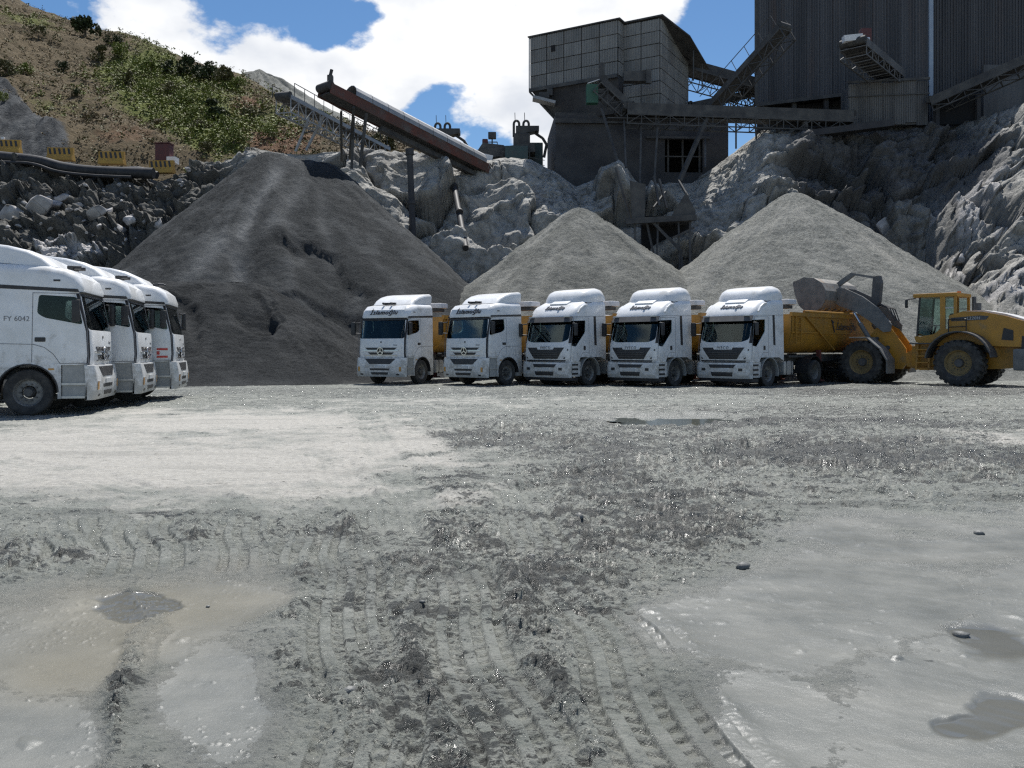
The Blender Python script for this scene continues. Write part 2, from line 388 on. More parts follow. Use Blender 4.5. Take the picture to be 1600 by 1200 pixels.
def ground_fields(x, y):
    y = np.maximum(y, 1.2)
    U0 = 800 + F * x / y; V0 = HV + CH * F / y
    wu = fbm(x * .9, y * .9, o=4, s=3); wv = fbm(x * .9 + 40, y * .9, o=4, s=9)
    U = U0 + 95 * wu; V = V0 + (V0 - HV) * .13 * wv
    dry = 0.0
    for q in ((330, 735, 420, 60), (80, 715, 260, 60), (600, 695, 200, 40), (690, 790, 120, 25), (380, 660, 300, 20), (1560, 692, 170, 16), (1200, 640, 420, 9), (700, 628, 260, 8)): dry = np.maximum(dry, blob(U, V, *q) * (.45 if q[3] < 10 else 1.0))
    wet = 0.0
    for q in ((90, 1010, 230, 120), (350, 955, 150, 75), (375, 1110, 120, 150), (40, 1190, 200, 150), (300, 1010, 60, 60), (1330, 950, 330, 110), (1480, 1120, 330, 150), (1180, 1100, 150, 130), (1430, 845, 330, 42), (1120, 960, 120, 60), (1050, 656, 190, 14), (1700, 1000, 250, 250)): wet = np.maximum(wet, blob(U, V, *q) * 1.25)
    rough = 0.0
    for q in ((690, 1010, 150, 260), (880, 900, 130, 120), (560, 930, 80, 80), (1330, 715, 430, 44), (1250, 662, 480, 14), (1420, 612, 330, 12), (940, 715, 150, 60), (205, 1090, 24, 130), (40, 850, 90, 26), (540, 850, 150, 30), (770, 1150, 190, 160), (760, 685, 70, 26), (1050, 830, 160, 50), (1000, 780, 200, 40), (900, 613, 1200, 9), (1300, 642, 450, 10), (300, 850, 330, 26)): rough = np.maximum(rough, blob(U, V, *q) * (.6 if q[3] < 11 or q[0] in (300, 205) else 1.0))
    wet = np.clip(wet - rough * .9, 0, 1); dry = np.clip(dry - rough * .55, 0, 1)
    far = sstep(26, 31, y)
    # heights
    z = .035 * fbm(x * .35, y * .35, o=3, s=21)
    clump = ridged(x * 2.4, y * 2.4, o=4, s=31, g=.62); lump = fbm(x * 6.5, y * 6.5, o=4, s=41, g=.62)
    zr = .045 * clump + .062 * lump + .05 * np.maximum(0, fbm(x * 3.1, y * 3.1, o=3, s=44)) 
    aniso = fbm(x * .55 + .1 * y, y * 2.2, o=4, s=51); band = blob(U, V, 1330, 715, 420, 45)
    zr = zr + band * .10 * aniso
    zd = .010 * fbm(x * 5, y * 5, o=4, s=61) + .012 * fbm(x * 1.4, y * 1.4, o=3, s=63)
    # slurry: flow streaks and stray clods
    st = fbm((x * .8 - y * .6) * .9, (x * .6 + y * .8) * 6, o=3, s=71)
    cl = np.maximum(0, fbm(x * 7, y * 7, o=3, s=81) - .40) * sstep(-.25, .35, fbm(x * 1.1, y * 1.1, o=3, s=83))
    zw = .005 * st + .03 * cl - .012 + .004 * fbm(x * 3, y * 3, o=3, s=87)
    base = .018 * lump + .012 * fbm(x * 3, y * 3, o=4, s=91) + .020 * fbm(x * .7, y * 2.5, o=3, s=93)
    patch = sstep(-.15, .45, fbm(x * 1.3, y * 1.3, o=3, s=85))
    den = np.clip(1.0 * rough + .30 * (1 - wet) * (1 - dry) + .16 * patch * (1 - dry) + .07 * dry, 0, 1)
    dw = den * (1 - wet) ** 2
    cr = crumbs(x, y, 12.0, 311, dw * .12) * .6 + crumbs(x, y, 21.0, 321, dw * .6) * .8 + crumbs(x, y, 34.0, 331, np.clip(den * (1 - wet) + .35 * wet * patch ** 3, 0, 1)) * (.8 - .35 * wet)
    led = np.clip(rough * 1.1 + .25 * (1 - wet) * (1 - dry), 0, 1)
    cr = cr + led * (.034 * sstep(-.02, .05, fbm(x * 3.2, y * 5.0, o=5, s=341, g=.6)) + .022 * sstep(0, .07, fbm(x * 9, y * 13, o=4, s=351, g=.6)))
    zr = zr * .5
    z2 = base * (1 - np.clip(rough + wet + dry, 0, 1)) + zr * rough
    z2 = z2 * (1 - wet) + zw * wet
    z2 = z2 * (1 - dry * .9) + zd * dry
    tm = np.zeros_like(x)
    for a, b, w, dep, pit, kind in TRACKS:
        s, d, l = seg_dist(x, y, gpix(*a), gpix(*b)); d = d + .16 * fbm(s * .7, s * 0 + a[0], o=2, s=5)
        inside = sstep(w / 2 + .06, w / 2 - .06, np.abs(d) + .06 * lump) * sstep(-.3, .1, s) * sstep(l + .3, l - .1, s)
        inside = inside * np.clip(.62 + 1.1 * fbm(x * 1.2, y * 1.2, o=2, s=abs(int(a[0])) % 97), 0, 1)
        berm = np.exp(-((np.abs(d) - w / 2 - .06) / .07) ** 2) * sstep(-.3, .1, s) * sstep(l + .3, l - .1, s)
        if kind == 1:
            lug = np.sin(2 * math.pi * (s + np.abs(d) * .5) / pit); rib = np.cos(d * 2 * math.pi / (w / 4))
            gro = sstep(.25, -.25, rib); pat = -dep * .5 + dep * (1 - gro) * .8 - dep * gro * (.3 + .9 * np.clip(.5 + lug * 1.3 + .8 * lump, 0, 1)) + .008 * lump
        elif kind == 2: pat = -dep + dep * .9 * fbm(s * 1.2, d * 7, o=3, s=77)
        else: pat = -dep * .5 + dep * .3 * np.cos(d * 2 * math.pi / (w / 4))
        z2 = z2 * (1 - inside * .85) + pat * inside + berm * dep * .9 * (.6 + .8 * lump)
        tm = np.maximum(tm, inside * (kind != 2))
    dry = np.clip(dry - tm * .25, 0, 1)
    z2 = z2 + cr * (1 - .9 * np.clip(tm, 0, 1)) * np.clip(1.15 - .3 * wet - .35 * dry, 0, 1)
    z = (z + z2) * (1 - .6 * far)
    z = z + far * .02 * fbm(x * .5, y * 1.7, o=3, s=95)
    puds = 0.0
    for q in ((1565, 1003, 75, 34), (1520, 1115, 60, 34), (1480, 1130, 40, 16), (190, 945, 55, 16), (240, 938, 26, 8)):
        puds = np.maximum(puds, blob(U0 + 70 * wu + 18 * fbm(x * 6, y * 6, o=3, s=7), V0 + 34 * wv, *q))
    dark = sstep(.25, .55, puds + .12 * fbm(x * 5, y * 5, o=4, s=99))
    wet = np.maximum(wet, dark * .9); z = z - dark * .012
    pw = sstep(.3, .7, blob(U0 + 40 * wu, V, 1060, 656, 120, 9)); z = z * (1 - pw) - pw * .075
    brown = np.clip(blob(U, V, 250, 950, 260, 60) + blob(U, V, 100, 1050, 160, 60) + blob(U, V, 700, 760, 500, 40) * .3, 0, 1)
    return z, dict(dry=dry, wet=wet, dark=dark, brown=brown, rough=rough, track=tm)
def ground():
    vs = np.concatenate([np.linspace(1330, 700, 560), np.linspace(699, 579, 140)]); us = np.linspace(-220, 1820, 1060)
    Y = CH * F / (vs - HV); X = (us[None, :] - 800) / F * Y[:, None]; Yg = np.repeat(Y[:, None], len(us), 1)
    z, at = ground_fields(X, Yg)
    V = np.stack([X, Yg, z], -1).reshape(-1, 3)
    fc = grid_faces(len(vs), len(us))
    o = mesh_obj('mud_yard', V, fc, MUD, smooth=True, attrs={k: v.ravel() for k, v in at.items()})
    tag(o, kind='structure')
    # wide sheet under and around the modelled yard, out to the horizon
    n = 41; a = np.sign(np.linspace(-1, 1, n)) * np.abs(np.linspace(-1, 1, n)) ** 3 * 3000
    gx, gy = np.meshgrid(a, a + 20.0)
    zz = np.full(gx.shape, -.32)
    V = np.stack([gx, gy, zz], -1).reshape(-1, 3); one = np.ones(len(V))
    o2 = mesh_obj('ground', V, grid_faces(n, n), MUD, attrs=dict(track=one * 0, rough=one * 0, dry=one * .35, wet=one * 0, dark=one * 0, brown=one * 0))
    tag(o2, kind='structure')
    return o
GROUND = ground()
def gz(x, y):
    z, _ = ground_fields(np.array([float(x)]), np.array([float(y)])); return float(z[0])
def water_puddle():
    mw = surf('puddle_water', (.10, .11, .10), rough=.06, spec=.5)
    cx, cy = gpix(1062, 656); vs = []; n = 60
    for i in range(n):
        t = 2 * math.pi * i / n; r = 1 + .22 * math.sin(3 * t + 1) + .13 * math.sin(7 * t) + .08 * math.sin(13 * t + 2)
        vs.append((cx + 1.75 * r * math.cos(t), cy + 1.0 * r * math.sin(t), -.045))
    o = mesh_obj('puddle', vs + [(cx, cy, -.045)], [(i, (i + 1) % n, n) for i in range(n)], mw); tag(o, kind='structure')
water_puddle()

# ------------------------------------------------------------------ clods strewn over the mud (uncountable)
def ico(sub=1):
    bm = bmesh.new(); bmesh.ops.create_icosphere(bm, subdivisions=sub, radius=1); v = np.array([q.co[:] for q in bm.verts]); bm.verts.index_update()
    f = np.array([[q.index for q in g.verts] for g in bm.faces]); bm.free(); return v, f
STONE = surf('muddy_stone', (.085, .088, .085), (.16, .163, .155), 6, .6, bump=.5, bscale=14)
def stones():
    rs = random.Random(9)
    for u, v, r, lab in ((1530, 832, .075, 'lone dark muddy stone lying on the smooth slurry'), (1502, 986, .07, 'muddy lump at the edge of the dark puddle'), (830, 878, .055, 'dark muddy lump on the rut beside the tread prints'), (905, 818, .09, 'flat dark clod in the churned mud'), (1160, 888, .08, 'flat clod lying on the slurry near the ruts'), (660, 948, .03, 'small dark pebble between the ruts'), (325, 948, .028, 'small dark pebble beside the brown slurry'), (545, 1098, .05, 'dark muddy lump in the near tread print')):
        x, y = gpix(u, v); r *= .55; v0, f0 = ico(1); rr = np.random.default_rng(int(u)); q = v0 * (.7 + .55 * rr.random((len(v0), 1))) * np.array([1.2, .95, .75]) * r
        o = mesh_obj('stone', q, f0, STONE); o.location = (x, y, gz(x, y) + r * .12); o.rotation_euler = (0, 0, rs.uniform(0, 6)); tag(o, lab, 'stone', 'loose stones on the yard')
stones()

# ================================================================== GRAVEL HEAPS
def gravel_material(name, dark, pale, chute, gs=9.0):
    m, nt, N, L, b = attr_mat(name); k = NB(nt); o = k.obj()
    n1 = k.noise(o, .45, 6, .6); n2 = k.noise(o, gs, 6, .8); n3 = k.noise(o, 1.6, 7, .7)
    mid = tuple(.5 * (a + c) for a, c in zip(pale, dark))
    col = k.mix(k.rng(n2, .36, .64), dark, pale)
    col = k.mix(k.math('MULTIPLY', k.rng(n3, .40, .64), .35), col, mid)
    col = k.mix(k.math('MULTIPLY', k.rng(n1, .50, .62), .55), col, tuple(.6 * a + .4 * c for a, c in zip(pale, chute)))
    col = k.mix(k.math('MULTIPLY', k.attr('chute'), k.rng(n2, .3, .65, .55, 1.0)), col, chute)
    L(col, b.inputs['Base Color']); b.inputs['Roughness'].default_value = .95; b.inputs['Specular IOR Level'].default_value = .2
    bp = k.bump(k.noise(o, gs * .8, 8, .82), 1.0, .22); L(bp.outputs[0], b.inputs['Normal']); return m
G_DARK = gravel_material('wet_gravel', (.012, .0142, .0158), (.048, .0535, .0570), (.165, .172, .176), 8.0)
G_BLACK = gravel_material('dark_slump_gravel', (.009, .0105, .0118), (.036, .040, .043), (.10, .102, .102), 8.0)
G_MID = gravel_material('washed_gravel', (.080, .084, .076), (.215, .219, .203), (.30, .30, .278), 6.5)
G_PALE = gravel_material('pale_gravel', (.090, .094, .086), (.280, .285, .265), (.36, .352, .32), 5.5)
def heap(label, mat, a, b, H, slope, Rm, seed, streaks, bumps=(), nr=190, na=260, slump=None):
    """a, b = ridge ends (x, y); angular and radial grid round the ridge"""
    a = np.array(a, float); b = np.array(b, float)
    r = (Rm + 2.0) * np.linspace(0, 1, nr) ** .9; t = np.linspace(-np.pi / 2 - np.pi, -np.pi / 2 + np.pi, na); t = t + .55 * np.sin(t + np.pi / 2) * -1 * -1 * 0 - 0; w_ = np.linspace(-1, 1, na); t = -np.pi / 2 + np.pi * (.62 * w_ + .38 * w_ ** 3)
    d = b - a; l = np.hypot(*d); mid = (a + b) / 2
    dirx, diry = np.cos(t), np.sin(t)
    side = np.sign(dirx * d[0] + diry * d[1]) if l > 0 else dirx * 0
    s2 = np.clip((dirx * d[0] + diry * d[1]) / (l + 1e-6) * 3, -1, 1)
    X = mid[0] + s2[None, :] * d[0] / 2 + dirx[None, :] * r[:, None]; Y = mid[1] + s2[None, :] * d[1] / 2 + diry[None, :] * r[:, None]
    rr = r[:, None] * np.ones_like(X)
    warp = 1 + .07 * fbm(np.cos(t) * 2.6 + seed, np.sin(t) * 2, o=3, s=seed)[None, :]
    z = H - slope * np.sqrt(rr ** 2 * warp ** 2 + .55) + slope * .55
    toe = sstep(.70, 1.0, rr / Rm); z = z + toe * .30 * slope * rr * 0
    z = z + .13 * fbm(X * .9, Y * .9, o=4, s=seed + 1) + .09 * fbm(X * 4, Y * 4, o=3, s=seed + 2, g=.7) + .22 * fbm(X * .28, Y * .28, o=3, s=seed + 3) * sstep(0, 4, rr)
    ch = np.zeros_like(z)
    # gullies running down the slope
    ang = np.arctan2(diry, dirx)[None, :] * np.ones_like(z)
    gul = fbm(ang * 9 + .3 * fbm(X * .4, Y * .4, o=2, s=seed + 5), rr * .16, o=4, s=seed + 4)
    z = z + .16 * gul * sstep(.5, 5, rr); ch = ch + .25 * sstep(.1, .6, gul)
    for (x0, y0, x1, y1, w, dep, c) in streaks:
        s, dd, ll = seg_dist(X, Y, (x0, y0), (x1, y1)); dd = dd + .5 * fbm(s * .35, s * 0 + x0, o=3, s=seed + 8)
        f = np.exp(-(dd / w) ** 2) * sstep(-.5, 1.5, s) * sstep(ll + .5, ll - 1.5, s); z = z - dep * f; ch = np.maximum(ch, c * f)
    if slump:
        for (x0, y0, rad, dep) in slump:      # crescent scarps
            q = np.hypot(X - x0, Y - y0) + 1.1 * fbm(X * .45, Y * .45, o=4, s=seed + 12)
            z = z - dep * sstep(rad + .28, rad - .28, q) * np.clip(.9 + 1.0 * fbm(X * .4, Y * .4, o=2, s=seed + 14), 0, 1.1) * sstep(rad - 4.5, rad - .3, q)
    z = .45 * np.logaddexp(0, z / .45) - .10 - .5 * sstep(.93, 1.0, rr / rr.max())
    V = np.stack([X, Y, z], -1).reshape(-1, 3)
    o = mesh_obj('gravel_heap', V, grid_faces(nr, na), mat, smooth=True, attrs=dict(chute=np.clip(ch, 0, 1).ravel()))
    tag(o, label, 'gravel heap'); return o
Yh = 57.0
pa, pb = P(420, 236, 56.5), P(508, 248, 59.5)
heap('tall dark grey heap of fine crushed stone under the rusty covered conveyor', G_DARK, (pa.x, pa.y), (pb.x, pb.y), 14.7, .90, 17.0, 3,
     [(pa.x + .9, pa.y - .5, pa.x + .4, pa.y - 8.5, .50, .28, 1.), (pa.x + .4, pa.y - 8, pa.x + 3.2, pa.y - 15.5, .45, .22, .85), (pa.x + 2.6, pa.y - .8, pa.x + 2.0, pa.y - 7.5, .5, .2, .5), (pa.x + .2, pa.y - 7, pa.x - 1.6, pa.y - 11.0, .9, .05, .9), (pa.x + 3.8, pa.y - 1, pa.x + 5.5, pa.y - 8, .4, .15, .3)],
     slump=[(pa.x + 5.0, pa.y - 11.5, 4.6, .52), (pa.x + 7.2, pa.y - 13.5, 3.6, .42), (pa.x - 4.2, pa.y - 15.0, 3.6, .45), (pa.x + 3.4, pa.y - 14.0, 2.6, .35)])
q = P(345, 460, 42.6)
heap('low dark mound of crushed stone slumped in front of the tall dark heap', G_BLACK, (q.x - 5.0, q.y), (q.x + 1.2, q.y + 1.0), 5.1, .64, 9.0, 13, [(q.x - 1, q.y - 2, q.x + 2.5, q.y - 7, .4, .12, .35)], slump=[(q.x + .5, q.y - 2.5, 3.0, .4), (q.x - 2.0, q.y - 3.5, 2.4, .4), (q.x + 2.2, q.y - 1.5, 1.6, .35)])
q = P(905, 319, 58.0)
heap('grey gravel heap between the dark heap and the big pale heap, pointed crest', G_MID, (q.x, q.y), (q.x + .01, q.y), 11.25, .77, 15.6, 23,
     [(q.x - .5, q.y - .4, q.x - 4.5, q.y - 3.5, .45, -.12, .85), (q.x - 1.5, q.y - 3, q.x - 3.5, q.y - 9, .5, .14, .6), (q.x + .6, q.y - 2, q.x + 1.5, q.y - 8, .5, .12, .4), (q.x - 4, q.y - 4, q.x - 7, q.y - 8, .5, .12, .6)], slump=[(q.x + .3, q.y - 1.4, 1.0, .3)])
q = P(1240, 298, 57.5)
heap('big pale gravel heap behind the wheel loader', G_PALE, (q.x, q.y), (q.x + .01, q.y), 12.2, .74, 17.2, 33,
     [(q.x + 3.0, q.y - 4, q.x + 3.8, q.y - 8, .55, .04, .8), (q.x - .4, q.y - 2, q.x - .6, q.y - 5, .4, .04, .4)])

# ================================================================== ROCK FACE
def rock_material():
    m, nt, N, L, b = attr_mat('quarry_rock'); k = NB(nt); o = k.obj()
    n1 = k.noise(o, .16, 5, .6); n2 = k.noise(o, 1.1, 8, .68); n3 = k.noise(o, 6.5, 8, .7)
    mp = N('ShaderNodeMapping'); mp.inputs['Scale'].default_value = (1.0, 1.0, .22); L(o, mp.inputs[0]); n4 = k.noise(mp.outputs[0], .9, 6, .65)
    col = k.mix(k.rng(n2, .32, .68), (.17, .17, .158), (.36, .35, .325))
    dust = k.attr('dust'); col = k.mix(k.math('MULTIPLY', k.rng(n4, .50, .60), k.math('SUBTRACT', .55, k.math('MULTIPLY', dust, .30))), col, (.075, .075, .073))
    col = k.mix(k.math('MULTIPLY', dust, k.rng(n2, .36, .56)), col, k.mix(k.rng(n3, .3, .7), (.34, .33, .305), (.47, .46, .43)))
    col = k.mix(k.math('MULTIPLY', k.rng(n3, .52, .70), .55), col, (.13, .13, .122))
    soil = k.attr('soil'); soil = k.rng(k.math('ADD', soil, k.math('MULTIPLY', k.math('SUBTRACT', n2, .5), .9)), .35, .65)
    dirt = k.mix(k.rng(n3, .3, .7), (.060, .060, .056), (.16, .155, .14))
    col = k.mix(soil, col, dirt)
    slab = k.attr('slab'); col = k.mix(slab, col, k.mix(k.rng(n3, .35, .7), (.36, .345, .34), (.55, .535, .52)))
    dk = k.attr('shed_shade'); col = k.mix(k.math('MULTIPLY', dk, k.rng(n2, .3, .6, .55, 1.0)), col, k.mix(k.rng(n3, .3, .7), (.034, .035, .040), (.105, .104, .108)))  # deepens the shade below the shed in the rock colour
    crack = k.attr('crack'); col = k.mix(k.math('MULTIPLY', crack, .55), col, (.07, .07, .068))
    L(col, b.inputs['Base Color']); b.inputs['Roughness'].default_value = .9; b.inputs['Specular IOR Level'].default_value = .25
    h = k.math('ADD', n3, k.math('MULTIPLY', k.noise(o, 2.2, 8, .72), 1.5)); bp = k.bump(h, .7, .18); L(bp.outputs[0], b.inputs['Normal']); return m
ROCK = rock_material()
#        u     foot   low(Y,z)   mid(Y,v)    top(Y,v)
WALL = [(-700, 46, (48, 3.5), (53, 330), (61, 225)), (0, 51, (54, 4.), (59, 335), (66, 247)), (80, 52, (55, 4.), (60, 335), (67, 258)), (160, 52, (55, 4.), (60, 332), (67, 268)), (250, 54, (57, 4.), (61, 335), (67.5, 284)), (300, 55, (58, 5), (62, 318), (68, 266)),
        (340, 56, (59, 5), (63, 310), (68, 258)), (400, 57, (60, 5), (64, 300), (68, 238)), (470, 58, (61, 5), (65, 305), (69, 240)), (540, 59, (61.5, 5), (65.5, 310), (69.5, 236)), (600, 59, (61.5, 5.5), (65, 325), (69.5, 236)), (645, 57.5, (60.0, 4.6), (66.0, 335), (72.5, 242)),
        (700, 57.5, (59.5, 4.6), (66.0, 338), (73, 250)), (760, 57.5, (59.5, 4.6), (66.0, 338), (73.5, 256)), (830, 57.5, (59.5, 4.6), (66.0, 338), (73.5, 254)), (870, 57.5, (59.5, 4.6), (66.0, 345), (73, 272)), (900, 57.5, (59.5, 4.6), (65.5, 350), (72.5, 294)), (960, 57.0, (59.5, 4.6), (65.0, 345), (72, 268)),
        (1005, 57.0, (59.5, 4.6), (65.0, 352), (72, 292)), (1045, 57.0, (59.5, 4.6), (64.5, 345), (71.5, 284)), (1080, 57.0, (59.5, 4.6), (65.0, 345), (71.5, 288)), (1125, 57.0, (59.5, 4.6), (65.5, 335), (72, 256)), (1190, 59, (62, 6.5), (64.5, 300), (70, 206)), (1250, 60, (63, 7), (65.5, 298), (70.5, 198)),
        (1400, 60, (62, 7), (65, 298), (71, 197)), (1440, 58, (60.5, 7), (64.5, 298), (70.8, 195)), (1490, 53, (55, 6.5), (62, 300), (70, 191)), (1540, 49, (51.5, 6), (58.5, 300), (67, 183)), (1620, 46.5, (49, 5.5), (55, 295), (61.5, 150)), (1800, 46, (48, 5), (52, 290), (58, 105)), (2300, 38, (41, 4), (45, 290), (52, 60))]
def rock_face():
    us = np.concatenate([np.linspace(-680, -60, 90)[:-1], np.linspace(-60, 1660, 780), np.linspace(1660, 2280, 90)[1:]])
    cu = np.array([w[0] for w in WALL], float)
    def col(f): return np.interp(us, cu, np.array([f(w) for w in WALL], float))
    Yf = col(lambda w: w[1]); Yl = col(lambda w: w[2][0]); zl = col(lambda w: w[2][1]); Ym = col(lambda w: w[3][0]); zm = col(lambda w: CH + (HV - w[3][1]) / F * w[3][0])
    Yt = col(lambda w: w[4][0]); zt = col(lambda w: CH + (HV - w[4][1]) / F * w[4][0])
    K = [(Yf - 1, Yf * 0 - .6), (Yl, zl), (Ym, zm), (Yt, zt), (Yt + 5, zt + .1), (Yt + 45, zt - 1.0)]
    ts = np.concatenate([np.linspace(0, 1, 30), np.linspace(1, 2, 90)[1:], np.linspace(2, 3, 130)[1:], np.linspace(3, 4, 20)[1:], np.linspace(4, 5, 8)[1:]])
    Y = np.zeros((len(ts), len(us))); Z = np.zeros_like(Y)
    for r, t in enumerate(ts):
        i = min(int(t), 4); f = t - i
        Y[r] = K[i][0] * (1 - f) + K[i + 1][0] * f; Z[r] = K[i][1] * (1 - f) + K[i + 1][1] * f
    X = (us[None, :] - 800) / F * Y
    UU = np.repeat(us[None, :], len(ts), 0); TT = np.repeat(ts[:, None], len(us), 1)
    nx = np.zeros_like(X); slope = np.where(TT < 3, 1.0, .12)
    ny = np.where(TT < 3, -.75, 0.0); nz = np.where(TT < 3, .66, 1.0)
    left = sstep(420, 300, UU); right = sstep(1180, 1260, UU); spoil = np.clip(blob(UU, TT * 100, 1140, 260, 70, 90) + blob(UU, TT * 100, 870, 250, 45, 70), 0, 1)
    fade = sstep(0, .4, TT) * sstep(3.9, 2.85, TT) * .92 + .08
    edge = sstep(3.05, 2.75, TT) * .7 + .3
    big = ridged(X * .13, Y * .13, Z * .16, o=3, s=101) * 1.0 + fbm(X * .3, Y * .3, Z * .34, o=4, s=111) * 1.1
    lumps = 1 - np.abs(vnoise(X * .22 + 7, Y * .22, Z * .3, s=141)) * 1.6
    wx, wy, wz = .35 * fbm(X * .5, Y * .5, Z * .5, o=2, s=3), .35 * fbm(X * .5, Y * .5, Z * .5, o=2, s=4), .35 * fbm(X * .5, Y * .5, Z * .5, o=2, s=6)
    fh, gp, rv = facets(X * .30 + wx + .2 * Z, Y * .30 + wy, Z * .40 + wz - .12 * X, 121, 1.1)
    crack = sstep(.07, .01, gp)
    fh2, gp2, rw = facets(X * .85 + wx * 2 + .4 * Z, Y * .85, Z * 1.05 + wz * 2 - .3 * X, 131, 1.2)
    crack2 = sstep(.09, .02, gp2); e1, e2 = 0.0, gp2
    fh3, gp3, rx = facets(X * 2.1 + .9 * Z, Y * 2.1, Z * 2.4 - .8 * X, 151, 1.2)
    fb, gb, rb = facets(X * .145 + wx * .6 + .05 * Z, Y * .145 + wy * .6, Z * .19 + wz * .6 - .05 * X, 171, 1.5)
    crackb = sstep(.05, .008, gb)
    slabs = fh * 1.9 - crack * .5
    bigpl = fb * 3.0 - crackb * .9
    fine = fh2 * .75 - crack2 * .22 + fh3 * .22
    rocky = .35 + .65 * left
    centre = (1 - left) * (1 - right)
    D = big * (.75 - .25 * centre) + slabs * (.65 * left + .16 * centre + .30 * right) * (1 - spoil) + bigpl * (centre * sstep(440, 580, UU) + .8 * right) * (1 - spoil) * (1 - .55 * sstep(2.35, 2.9, TT)) + fine * (.95 * left + .55 * right + .12 * centre) + lumps * .8 * centre * sstep(1.2, 2.4, TT) + .22 * fbm(X * 1.6, Y * 1.6, Z * 1.6, o=4, s=151, g=.62)
    D = D * (1 - .55 * spoil) + spoil * (.30 * ridged(X * .9, Y * .9, Z * .9, o=4, s=161) + .2 * fh3)
    # terraces catch light on the centre face
    ter = np.abs(((Z * .42 + .5 * fbm(X * .2, Y * .2, o=2, s=171)) % 1.0) - .5) * 2
    D = D + centre * (1 - spoil) * .7 * (ter - .5) * sstep(2.6, 2.0, TT)
    D = D * fade * np.where(TT > 2.7, edge, 1)
    X = X + nx * D; Y2 = Y + ny * D; Z2 = Z + nz * D * np.where(TT < 3, 1, .6)
    soil = np.clip(left * (.85 - 1.0 * (rv > .80)) * sstep(3.2, 2.9, TT) + sstep(2.9, 3.1, TT) * .8 + left * .5 * sstep(2.4, 2.9, TT) - spoil * .6 + right * .18, 0, 1)
    slab = np.clip(left * (rv > .80) * (crack < .3) * sstep(2.5, 2.25, TT) * sstep(430, 330, UU) + 0.75 * right * (rv > .80) * sstep(2.2, 1.9, TT) * sstep(1380, 1420, UU), 0, 1) * (e2 - e1 > .05)
    soil = soil * (1 - slab)
    V = np.stack([X, Y2, Z2], -1).reshape(-1, 3); fc = grid_faces(len(ts), len(us))
    o = mesh_obj('rock_face', V, fc, ROCK, smooth=False, attrs=dict(shed_shade=np.clip(sstep(1195, 1260, UU) * sstep(1545, 1490, UU + 40 * vnoise(X * .3, Z * .3)) * sstep(1.3, 1.9, TT + .3 * vnoise(X * .25, Z * .25, s=3)) * .9, 0, 1).ravel(), dust=np.clip(centre * .9 + spoil * .6 + sstep(1500, 1560, UU) * .5, 0, 1).ravel(), soil=soil.ravel(), slab=slab.ravel(), crack=np.clip(crackb * (1 - spoil) * (centre + right) + crack * (1 - spoil) * (.8 - .5 * centre) + crack2 * .4, 0, 1).ravel()))
    tag(o, kind='structure'); return V, fc
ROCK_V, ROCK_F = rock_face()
ROCK_BVH = BVHTree.FromPolygons([tuple(p) for p in ROCK_V.tolist()], [tuple(f) for f in ROCK_F.tolist()])
def hit(bvh, u, v):
    d = Vector(((u - 800) / F, 1.0, (HV - v) / F)).normalized()
    p, n, i, dist = bvh.ray_cast(Vector((0, 0, CH)), d)
    return p, n
def drop(bvh, x, y, z0=200.0):
    p, n, i, d = bvh.ray_cast(Vector((x, y, z0)), Vector((0, 0, -1))); return p

# ================================================================== HILLSIDE
def hill_material():
    m, nt, N, L, b = attr_mat('dry_hillside'); k = NB(nt); o = k.obj()
    n1 = k.noise(o, .12, 6, .65); n2 = k.noise(o, .8, 8, .7); n3 = k.noise(o, 4.0, 7, .7)
    col = k.mix(k.rng(n2, .3, .7), (.070, .054, .032), (.138, .104, .060))
    col = k.mix(k.math('MULTIPLY', k.rng(n3, .45, .7), .5), col, (.060, .054, .028))
    g = k.rng(k.math('ADD', k.attr('green'), k.math('MULTIPLY', k.math('SUBTRACT', n2, .5), 1.0)), .35, .65)
    col = k.mix(g, col, k.mix(k.rng(n3, .3, .7), (.075, .092, .022), (.145, .162, .042)))
    ms = N('ShaderNodeMapping'); ms.inputs['Rotation'].default_value = (0, R(40), 0); ms.inputs['Scale'].default_value = (.9, .3, .10); L(o, ms.inputs[0]); n5 = k.noise(ms.outputs[0], 1.0, 7, .65)
    gr = k.rng(k.math('ADD', k.attr('grey'), k.math('MULTIPLY', k.math('SUBTRACT', n2, .5), .5)), .4, .6)
    col = k.mix(gr, col, k.mix(k.rng(n3, .3, .7), (.024, .027, .030), (.062, .066, .070)))
    col = k.mix(k.math('MULTIPLY', k.math('MULTIPLY', gr, k.rng(n5, .46, .56)), .7), col, (.10, .105, .108))
    rd = k.rng(k.math('ADD', k.attr('red'), k.math('MULTIPLY', k.math('SUBTRACT', n2, .5), .8)), .4, .7)
    col = k.mix(rd, col, (.135, .078, .046))
    L(col, b.inputs['Base Color']); b.inputs['Roughness'].default_value = .95; b.inputs['Specular IOR Level'].default_value = .15
    bp = k.bump(k.math('ADD', n2, n3), .9, .35); L(bp.outputs[0], b.inputs['Normal']); return m
HILLM = hill_material()
SKY_U = [-900, -300, 0, 40, 110, 150, 200, 260, 300, 345, 380, 440, 520, 600, 640, 690, 760]
SKY_V = [-520, -210, -28, 0, 28, 45, 52, 76, 93, 103, 118, 150, 190, 222, 240, 268, 290]
SKY_Y = [170, 160, 145, 143, 140, 138, 134, 130, 126, 122, 120, 114, 108, 104, 102, 100, 100]
